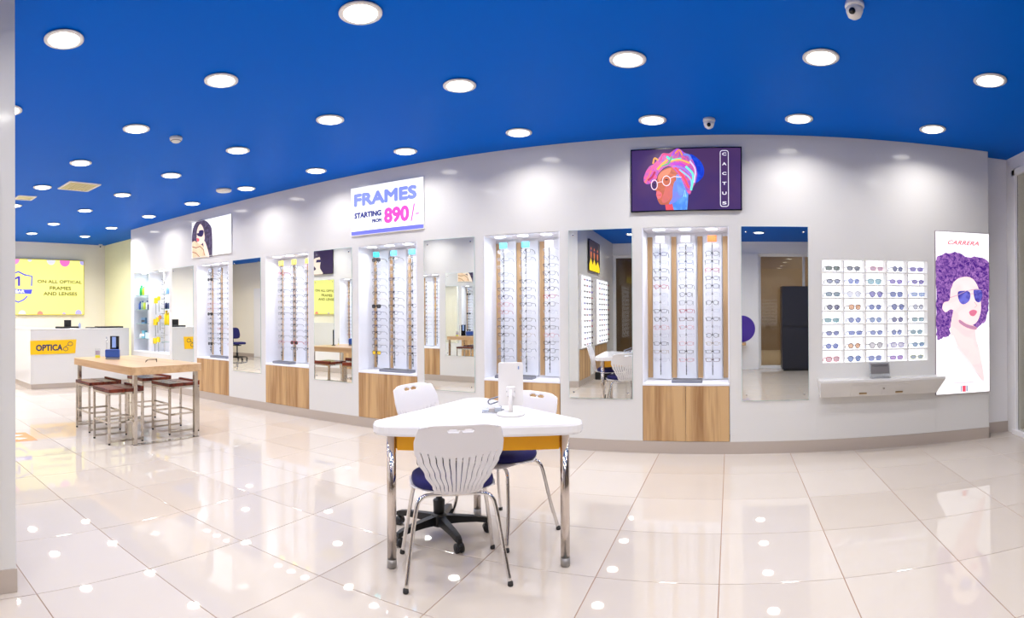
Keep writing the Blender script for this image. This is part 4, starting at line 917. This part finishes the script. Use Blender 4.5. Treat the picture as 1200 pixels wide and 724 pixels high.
# chairs
def shell_mesh():
    prof = bez([(0, .215, .43), (0, .1, .447), (0, -.03, .438), (0, -.13, .433), (0, -.19, .448), (0, -.222, .50), (0, -.248, .58), (0, -.272, .66), (0, -.296, .74), (0, -.315, .79)], 14)
    L = [0]
    for i in range(1, len(prof)): L.append(L[-1] + (prof[i] - prof[i - 1]).length)
    tot = L[-1]; NR, NC = 120, 77
    def at(s):
        s = min(max(s, 0), tot); 
        for i in range(1, len(L)):
            if L[i] >= s: f = (s - L[i - 1]) / (L[i] - L[i - 1]); return prof[i - 1].lerp(prof[i], f)
        return prof[-1]
    wk = [(0, .13), (.02, .165), (.06, .195), (.14, .212), (.26, .215), (.33, .205), (.37, .17), (.40, .125), (.43, .107), (.47, .104), (.52, .118), (.60, .155), (.68, .19), (.74, .206), (.79, .207), (.83, .2), (.865, .192), (.9, .184)]
    wk = [(a / .9, b_) for a, b_ in wk]
    def wid(f):
        for i in range(1, len(wk)):
            if wk[i][0] >= f: 
                g_ = (f - wk[i - 1][0]) / (wk[i][0] - wk[i - 1][0]); g_ = g_ * g_ * (3 - 2 * g_); return wk[i - 1][1] + g_ * (wk[i][1] - wk[i - 1][1])
        return wk[-1][1]
    V = []; keep = []
    for j in range(NR + 1):
        f = j / NR; p = at(f * tot); wd = wid(f)
        e = (1 - f) / .05; 
        if e < 1: wd *= .86 + .14 * math.sqrt(max(0, 1 - (1 - e) ** 2))
        for i in range(NC + 1):
            u = -1 + 2 * i / NC; x = u * wd
            back = min(1, max(0, (f - .45) / .15)); y = p.y + back * .035 * u * u * (wd / .2) ** 2; z = p.z + (1 - back) * .012 * (u ** 4) - (.012 * u ** 6 if f > .985 else 0)
            if f < .35: z -= .012 * u ** 4
            V.append((x, y, z))
    fs = []
    for j in range(NR):
        for i in range(NC):
            x = (V[j * (NC + 1) + i][0] + V[j * (NC + 1) + i + 1][0]) / 2; z = (V[j * (NC + 1) + i][2] + V[(j + 1) * (NC + 1) + i][2]) / 2; f = (j + .5) / NR
            k = i % 6; col = i // 6    # five columns of rib, one of slot
            u = abs(-1 + 2 * (i + .5) / NC)
            if k == 5 and col < 12 and f > .52 and z > .452 and z < .63 + .035 * u * u: continue
            if f > .6 and any(((x - c) / .03) ** 2 + ((z - .762) / .0085) ** 2 < 1 for c in (-.034, .034)): continue
            a = j * (NC + 1) + i; fs.append((a, a + 1, a + NC + 2, a + NC + 1))
    b = MB(); b.add(V, fs, M_shell, True); me = b.mesh('shell')
    bm = bmesh.new(); bm.from_mesh(me)
    bmesh.ops.delete(bm, geom=[v for v in bm.verts if not v.link_faces], context='VERTS')
    bmesh.ops.recalc_face_normals(bm, faces=bm.faces)
    bmesh.ops.solidify(bm, geom=bm.faces[:], thickness=.006); bm.to_mesh(me); bm.free()
    for p in me.polygons: p.use_smooth = True
    return me
SHELL = shell_mesh()
def cushion_mesh():
    b = MB(); n = 36; rings = []
    for s_, z in ((.9, .442), (.985, .448), (1., .462), (.985, .478), (.9, .490), (.6, .494), (.2, .492)):
        r = []
        for k in range(n):
            a = 2 * pi * k / n; c, s = math.cos(a), math.sin(a); e = .78
            x = math.copysign(abs(c) ** e, c) * .205 * s_; y = math.copysign(abs(s) ** e, s) * (.185) * s_ + .015
            r.append((x, y, z - .006 * (1 - s_)))
        rings.append(r)
    vs = [v for r in rings for v in r]; fs = [(i * n + k, i * n + (k + 1) % n, (i + 1) * n + (k + 1) % n, (i + 1) * n + k) for i in range(len(rings) - 1) for k in range(n)]
    b.add(vs, fs, M_navy, True); b.add(rings[-1], [tuple(range(n))], M_navy, True); b.add(rings[0], [tuple(reversed(range(n)))], M_navy)
    return b.mesh('cushion')
CUSH = cushion_mesh()
def chair(x, y, ang, lab):
    t = thing('chair', lab, 'chair', (x, y, 0), ang, 'white shell chairs round the triangular table')
    link('shell', SHELL, t); link('cushion', CUSH, t)
    for sy, yy in ((1, .125), (-1, -.115)):
        yf = .215 if sy > 0 else -.215
        for sx in (-1, 1):
            pts = bez([(0, yy, .418), (sx * .09, yy, .418), (sx * .145, yy * 1.05, .415), (sx * .178, yy * 1.15, .395), (sx * .195, yy * 1.25, .34), (sx * .222, (yy + yf) / 2 * 1.05, .17), (sx * .245, yf, .012)], 6)
            l = MB().tube(pts, .0105, M_chrome, 12).obj('leg', t)
            MB().lathe([(.012, 0), (.014, .004), (.0125, .02)], M_rubber, 12, c=(sx * .246, yf, 0)).obj('foot_cap', l)
    return t
def ang(fx, fy): return math.atan2(-fx, fy)
chair(-1.345, 2.478, ang(-.58, .81), 'white slotted-back chair with navy cushion seen from behind, nearest the camera')
chair(-1.325, 3.075, ang(-.38, -.925), 'white shell chair with navy cushion at the far right of the triangular table')
# office chair
def office_chair(x, y, aim, lab, shell, star, dz=.072):
    t = thing('office_chair', lab, 'office chair', (x, y, 0), aim)
    if shell:
        o = link('shell', SHELL, t, loc=(0, .095, dz)); o = link('cushion', CUSH, t, loc=(0, .095, dz))
    else:
        o = MB().prism(closed_curve([(-.2, -.15), (0, -.19), (.2, -.15), (.21, .1), (.15, .2), (-.15, .2), (-.21, .1)], 5), .45, .51, M_navy, .05, True).obj('seat', t)
        p = [(x_, z_) for x_, z_ in closed_curve([(-.17, .62), (0, .6), (.17, .62), (.2, .75), (.15, .9), (0, .92), (-.15, .9), (-.2, .75)], 5)]
        b = MB().prism(p, -.025, .025, M_navy, .05, True); b.v = [(a, -.23 - .1 * (c_ - .6) + d, c_) for a, c_, d in b.v]; b.obj('backrest', t)
        MB().tube(bez([(0, -.05, .44), (0, -.2, .45), (0, -.26, .55), (0, -.265, .7)], 5), .014, M_black, 8).obj('back_bar', t)
    MB().lathe([(.03, .1), (.035, .2), (.03, .205), (.018, .21), (.018, .4), (.06, .405), (.06, .44)], M_black, 20).obj('gas_column', t)
    MB().box(-.09, .09, -.1, .1, .405, .43 + (dz if shell else 0), M_black, .008).obj('tilt_mechanism', t)
    MB().tube([(-.08, .02, .42), (-.2, .03, .41), (-.235, .03, .405)], [.006, .006, .014], M_black, 8).obj('lever', t)
    MB().lathe([(.045, .055), (.05, .075), (.045, .12), (.032, .125)], M_black, 20).obj('base_hub', t)
    for k in range(5):
        a = math.radians(star + 72 * k) - aim; d = Vector((math.cos(a), math.sin(a), 0)); n = Vector((-d.y, d.x, 0)); vs = []
        for r, hw, z0, z1 in ((.03, .026, .065, .115), (.12, .024, .07, .108), (.22, .021, .068, .098), (.275, .019, .06, .088), (.30, .014, .055, .078)):
            vs += [d * r - n * hw + Vector((0, 0, z0)), d * r + n * hw + Vector((0, 0, z0)), d * r + n * hw * .75 + Vector((0, 0, z1)), d * r - n * hw * .75 + Vector((0, 0, z1))]
        fs = [(4 * i + j, 4 * i + (j + 1) % 4, 4 * i + 4 + (j + 1) % 4, 4 * i + 4 + j) for i in range(4) for j in range(4)] + [(3, 2, 1, 0), (16, 17, 18, 19)]
        l = MB().add(vs, fs, M_black).obj('base_arm', t)
        c = d * .285; w_ = MB()
        for s_ in (-1, 1):
            w_.tube([c + n * (s_ * .006) + Vector((0, 0, .026)), c + n * (s_ * .022) + Vector((0, 0, .026))], .026, M_black, 18)
        w_.tube([c + Vector((0, 0, .03)), c + Vector((0, 0, .07))], .006, M_black, 8); w_.tube([c - n * .01 + Vector((0, 0, .03)), c + n * .01 + Vector((0, 0, .03))], .024, M_black, 16)
        w_.obj('caster', l)
    return t
office_chair(-1.635, 2.845, ang(1, -.09), 'swivel chair with white shell and black star base behind the triangular table', True, -38)
office_chair(-12.45, -.1, ang(1, .25), 'navy office chair on a black base, seen only in a wall mirror', False, 10)

# tabletop mirror and bits on the white table
zt = .7385
t = thing('tabletop_mirror', 'white rectangular tabletop mirror on a round base, seen from the back', 'mirror', (-1.16, 2.80, zt), .38)
MB().lathe([(.075, 0), (.077, .004), (.074, .012), (.03, .018)], M_wplast, 32).obj('base', t)
MB().tube([(0, -.012, .015), (0, -.012, .14)], [.013, .011], M_wplast, 16).obj('stem', t)
pn = rrect(.135, .235, .012, 4); b = MB().prism(pn, -.006, .006, M_wplast, .01)
b.xf(Matrix.Translation((0, .014, .165)) @ Matrix.Rotation(pi / 2, 4, 'X')).obj('panel', t)
MB().box(-.024, .024, -.02, .006, .10, .155, M_wplast, .005).obj('hinge', t)
MB().tube([(-.022, -.014, .128), (.022, -.014, .128)], .006, M_grey, 10).obj('hinge_pin', t)
MB().box(.04, .046, .0065, .0078, .245, .262, mat('print_pale_blue', (130, 160, 210), .5)).obj('printed_mark', t)
t = thing('card_holder', 'clear acrylic holder with small printed cards beside the tabletop mirror', 'card holder', (-1.285, 2.83, zt), .38)
MB().box(-.055, .055, -.03, .03, 0, .006, M_acryl).box(-.055, .055, -.03, -.027, .006, .03, M_acryl).box(-.055, .055, .027, .03, .006, .045, M_acryl).obj('tray', t)
for i in range(3): MB().box(-.05 + i * .034, -.02 + i * .034, -.02, .02, .0065, .016 + .007 * i, mat('card_%d' % i, ((206, 214, 232), (190, 170, 160), (226, 228, 240))[i], .5)).obj('card', t)
t = thing('grey_clamp', 'grey narrow looped bar standing beside the tabletop mirror', 'holder', (-1.275, 2.93, zt), .38)
o = rrect(.15, .026, .012, 4); MB().tube([(x, 0, z) for x, z in o], .0045, M_grey, 8, closed=True).xf(Matrix.Translation((.0, 0, .065)) @ Matrix.Rotation(-.32, 4, 'Y')).obj('loop', t)
MB().tube([(.0, 0, 0), (.0, 0, .05)], .004, M_acryl, 8).obj('support', t); MB().lathe([(.02, 0), (.02, .003)], M_acryl, 16).obj('foot', t)
0 and eyewear('eyeglasses', 'thin brown eyeglasses lying beside the acrylic card holder', 'eyeglasses', 'oval', FC['brown'], M_clear, (-1.21, 2.70, zt + .018), .2, .0013)

# floor sticker
t = MB().box(-5.88, -5.47, 1.38, 1.90, .0003, .0013, mat('sticker_orange', (236, 140, 84), .4)).obj('floor_sticker', label='orange square floor sticker with white arrow marks at the far left', cat='sticker')
b = MB(); Ps = Plane((0, 0, .0014), (0, 1, 0), (-1, 0, 0)); b = MB(); wh = mat('sticker_white', (246, 236, 224), .4)
for v0 in (5.52, 5.68):
    Ps.poly(b, [(1.5, v0 + .06), (1.72, v0 + .06), (1.72, v0 + .03), (1.84, v0 + .075), (1.72, v0 + .13), (1.72, v0 + .095), (1.5, v0 + .095)], 1, wh)
b.obj('white_arrows', t)

# ---------------------------------------------------------------- what the mirrors show: the opposite side
for i, (a, b_) in enumerate(ONICH):
    t = niche(b_, OY, True, 'eyewear niche on the wall across the room, seen only in the mirrors, %s' % ('farthest left', 'second from left', 'third from left', 'nearest the corner')[i], 'niches across the room', None)
    st = MB()
    fm = list(FC.values())
    for k in range(3):
        for r in range(15):
            c = (.15, .393, .641)[k]; z = 1.918 - .0768 * r; m = fm[(i * 7 + k * 5 + r * 3) % len(fm)]
            for s_ in (-1, 1):
                o = [(c + s_ * (.034 + .026 * math.cos(2 * pi * j / 8)), .145, z + .018 * math.sin(2 * pi * j / 8)) for j in range(8)]
                st.tube(o, .0016, m, 3, closed=True)
                st.tube([(c + s_ * .064, .15, z + .01), (c + s_ * .062, .25, z)], .0016, m, 3)
    st.obj('spectacles_in_niche', t, kind='stuff')
for a, b_, l in ((-8.65, -8.05, 'left'), (-6.95, -6.35, 'middle'), (-5.25, -4.65, 'right')):
    mirror(a, b_, .49, 2.07, OY, True, 'wall mirror across the room, %s of three, seen only by reflection' % l, 0, 'mirrors across the room')
P = Plane((-8.06, OY + .032, 2.2), (-1, 0, 0), (0, 0, 1)); Wd, Hd = .98, .55
t = framed('portrait_screen', 'dark portrait screen across the room, seen in a mirror above the stools', 'screen', P, Wd, Hd, M_blackg)
b = MB(); P.poly(b, [(0, 0), (Wd, 0), (Wd, Hd), (0, Hd)], 0, glow('far_screen', (58, 44, 78), 1.)); P.poly(b, [(.3, .0), (.62, .0), (.6, .12), (.64, .3), (.55, .42), (.42, .42), (.36, .3), (.38, .14)], 1, SK, 4)
P.poly(b, [(.5, .12), (.7, .08), (.85, .2), (.85, .4), (.66, .53), (.45, .5), (.38, .4), (.55, .36), (.62, .25)], 2, HR, 4); P.poly(b, [(.36, .27), (.5, .27), (.48, .33), (.36, .33)], 3, DK); b.obj('print', t)
P = Plane((-5.74, OY + .032, 2.2), (-1, 0, 0), (0, 0, 1)); t = framed('red_screen', 'red and white screen across the room, glimpsed in a mirror', 'screen', P, .98, .55, M_white)
b = MB(); P.poly(b, [(0, 0), (.98, 0), (.98, .55), (0, .55)], 0, glow('far_red', (200, 70, 90), 1.)); P.poly(b, [(.4, 0), (.98, 0), (.98, .55), (.5, .55)], 1, MATS['sign_white']); b.obj('lit_face', t)
# sunglasses wall at the camera's left, facing right (mirror only)
for i, (ya, yb_) in enumerate(((-.12, .66), (-1.75, -.62))):
    t = thing('sunglasses_display', 'backlit sunglasses panel on the side wall, %s of two seen in a mirror' % ('nearer', 'farther')[i], 'display', (0, 0, 0), 0, 'sunglasses panels on the side wall')
    MB().box(-2.499, -2.46, ya, yb_, .66, 1.98, M_wplast, .003).obj('frame', t); MB().box(-2.46, -2.457, ya + .02, yb_ - .02, .68, 1.96, M_cell).obj('light_panel', t)
    MB().box(-2.499, -2.48, ya, yb_, .112, .64, M_oak, .002).obj('wood_panel', t)
    st = MB(); nc = 4 if i == 0 else 5
    for r in range(12):
        for c in range(nc):
            y = ya + (c + .5) * (yb_ - ya) / nc; z = .73 + r * .105; m = (FX['navy'], FX['black'], FX['violet'], FX['brown'], FX['red'])[(r * 3 + c * 2 + i) % 5]
            for s_ in (-1, 1):
                o = circ(y + s_ * .032, z, .026, .02, 10); st.add([(-2.42, a, b2) for a, b2 in o], [tuple(range(10))], m)
            st.tube([(-2.42, y - .06, z + .01), (-2.42, y + .06, z + .01)], .003, m, 4)
            for s_ in (-1, 1): st.tube([(-2.42, y + s_ * .06, z + .01), (-2.457, y + s_ * .06, z + .005)], .002, m, 4)
    st.obj('sunglasses_on_panel', t, kind='stuff')
P = Plane((-2.468, -.95, 2.1), (0, 1, 0), (0, 0, 1)); t = framed('faces_poster', 'black and yellow poster of faces on the side wall, seen in a mirror', 'poster', P, .95, .58, M_blackg)
b = MB(); P.poly(b, [(0, 0), (.95, 0), (.95, .58), (0, .58)], 0, glow('faces_bg', (44, 34, 44), 1.)); P.poly(b, [(0, 0), (.95, 0), (.95, .1), (.8, .24), (.64, .12), (.5, .24), (.34, .12), (.18, .22), (0, .1)], 1, glow('faces_yellow', (250, 216, 30), 1.1))
for x in (.2, .5, .78): P.poly(b, circ(x, .34, .07, .11), 2, glow('faces_skin', (206, 110, 70), 1.)); P.poly(b, [(x - .07, .36), (x + .07, .36), (x + .06, .4), (x - .06, .4)], 3, DK)
b.obj('print', t)
# dark cabinet inside the shop front and purple disc on the pillar (mirror only)
t = thing('dark_cabinet', 'tall black cabinet by the shop window, seen in the rightmost mirror', 'cabinet', (0, 0, 0))
M_cab = mat('cabinet_black', (28, 30, 44), .3)
MB().box(1.13, 2.2, -2.5, -2.05, .04, 1.86, M_cab, .004).obj('body', t); MB().box(1.16, 2.17, -2.46, -2.08, 0, .04, M_black).obj('plinth', t)
MB().box(1.14, 2.19, -2.05, -2.035, .06, .93, M_cab, .003).obj('door', t); MB().box(1.14, 2.19, -2.05, -2.035, .99, 1.85, M_cab, .003).obj('door', t)
MB().lathe([(.3, 0), (.3, .004)], mat('disc_purple', (74, 44, 160), .35), 40, c=(.26, -2.549, .92), axis='Y', smooth=False).obj('promotional_disc', label='purple round sticker on the white pillar, seen in the rightmost mirror', cat='sticker')
t = thing('side_shelf', 'small wooden ledge below the purple disc', 'shelf'); MB().box(-.05, .34, -2.54, -2.2, .56, .62, M_tabletop, .004).obj('shelf_board', t); MB().box(.02, .06, -2.5, -2.46, 0, .56, M_white).box(.02, .06, -2.28, -2.24, 0, .56, M_white).obj('leg_pair', t)
# mall shop lights beyond the glass
M_mlamp = glow('mall_lamp', (255, 226, 180), 5.)
for i, (x, y) in enumerate(((-1.5, -5), (1.0, -5.5), (3.5, -5), (5.5, 0), (5.5, 3.5), (0, -7.5), (2.5, -7.5))):
    t = MB().lathe([(.12, -.02), (.14, 0)], M_mlamp, 20).obj('mall_downlight', label='round downlight in the mall ceiling outside, number %s counted from the entrance' % ORD[i], cat='ceiling light', group='mall downlights', loc=(x, y, 3.6))
    ld = bpy.data.lights.new('lamp', 'AREA'); ld.shape = 'DISK'; ld.size = .2; ld.energy = 45; ld.color = (1, .88, .72)
    lo = bpy.data.objects.new('lamp', ld); COL.objects.link(lo); lo.parent = t; lo.location = (0, 0, -.03)
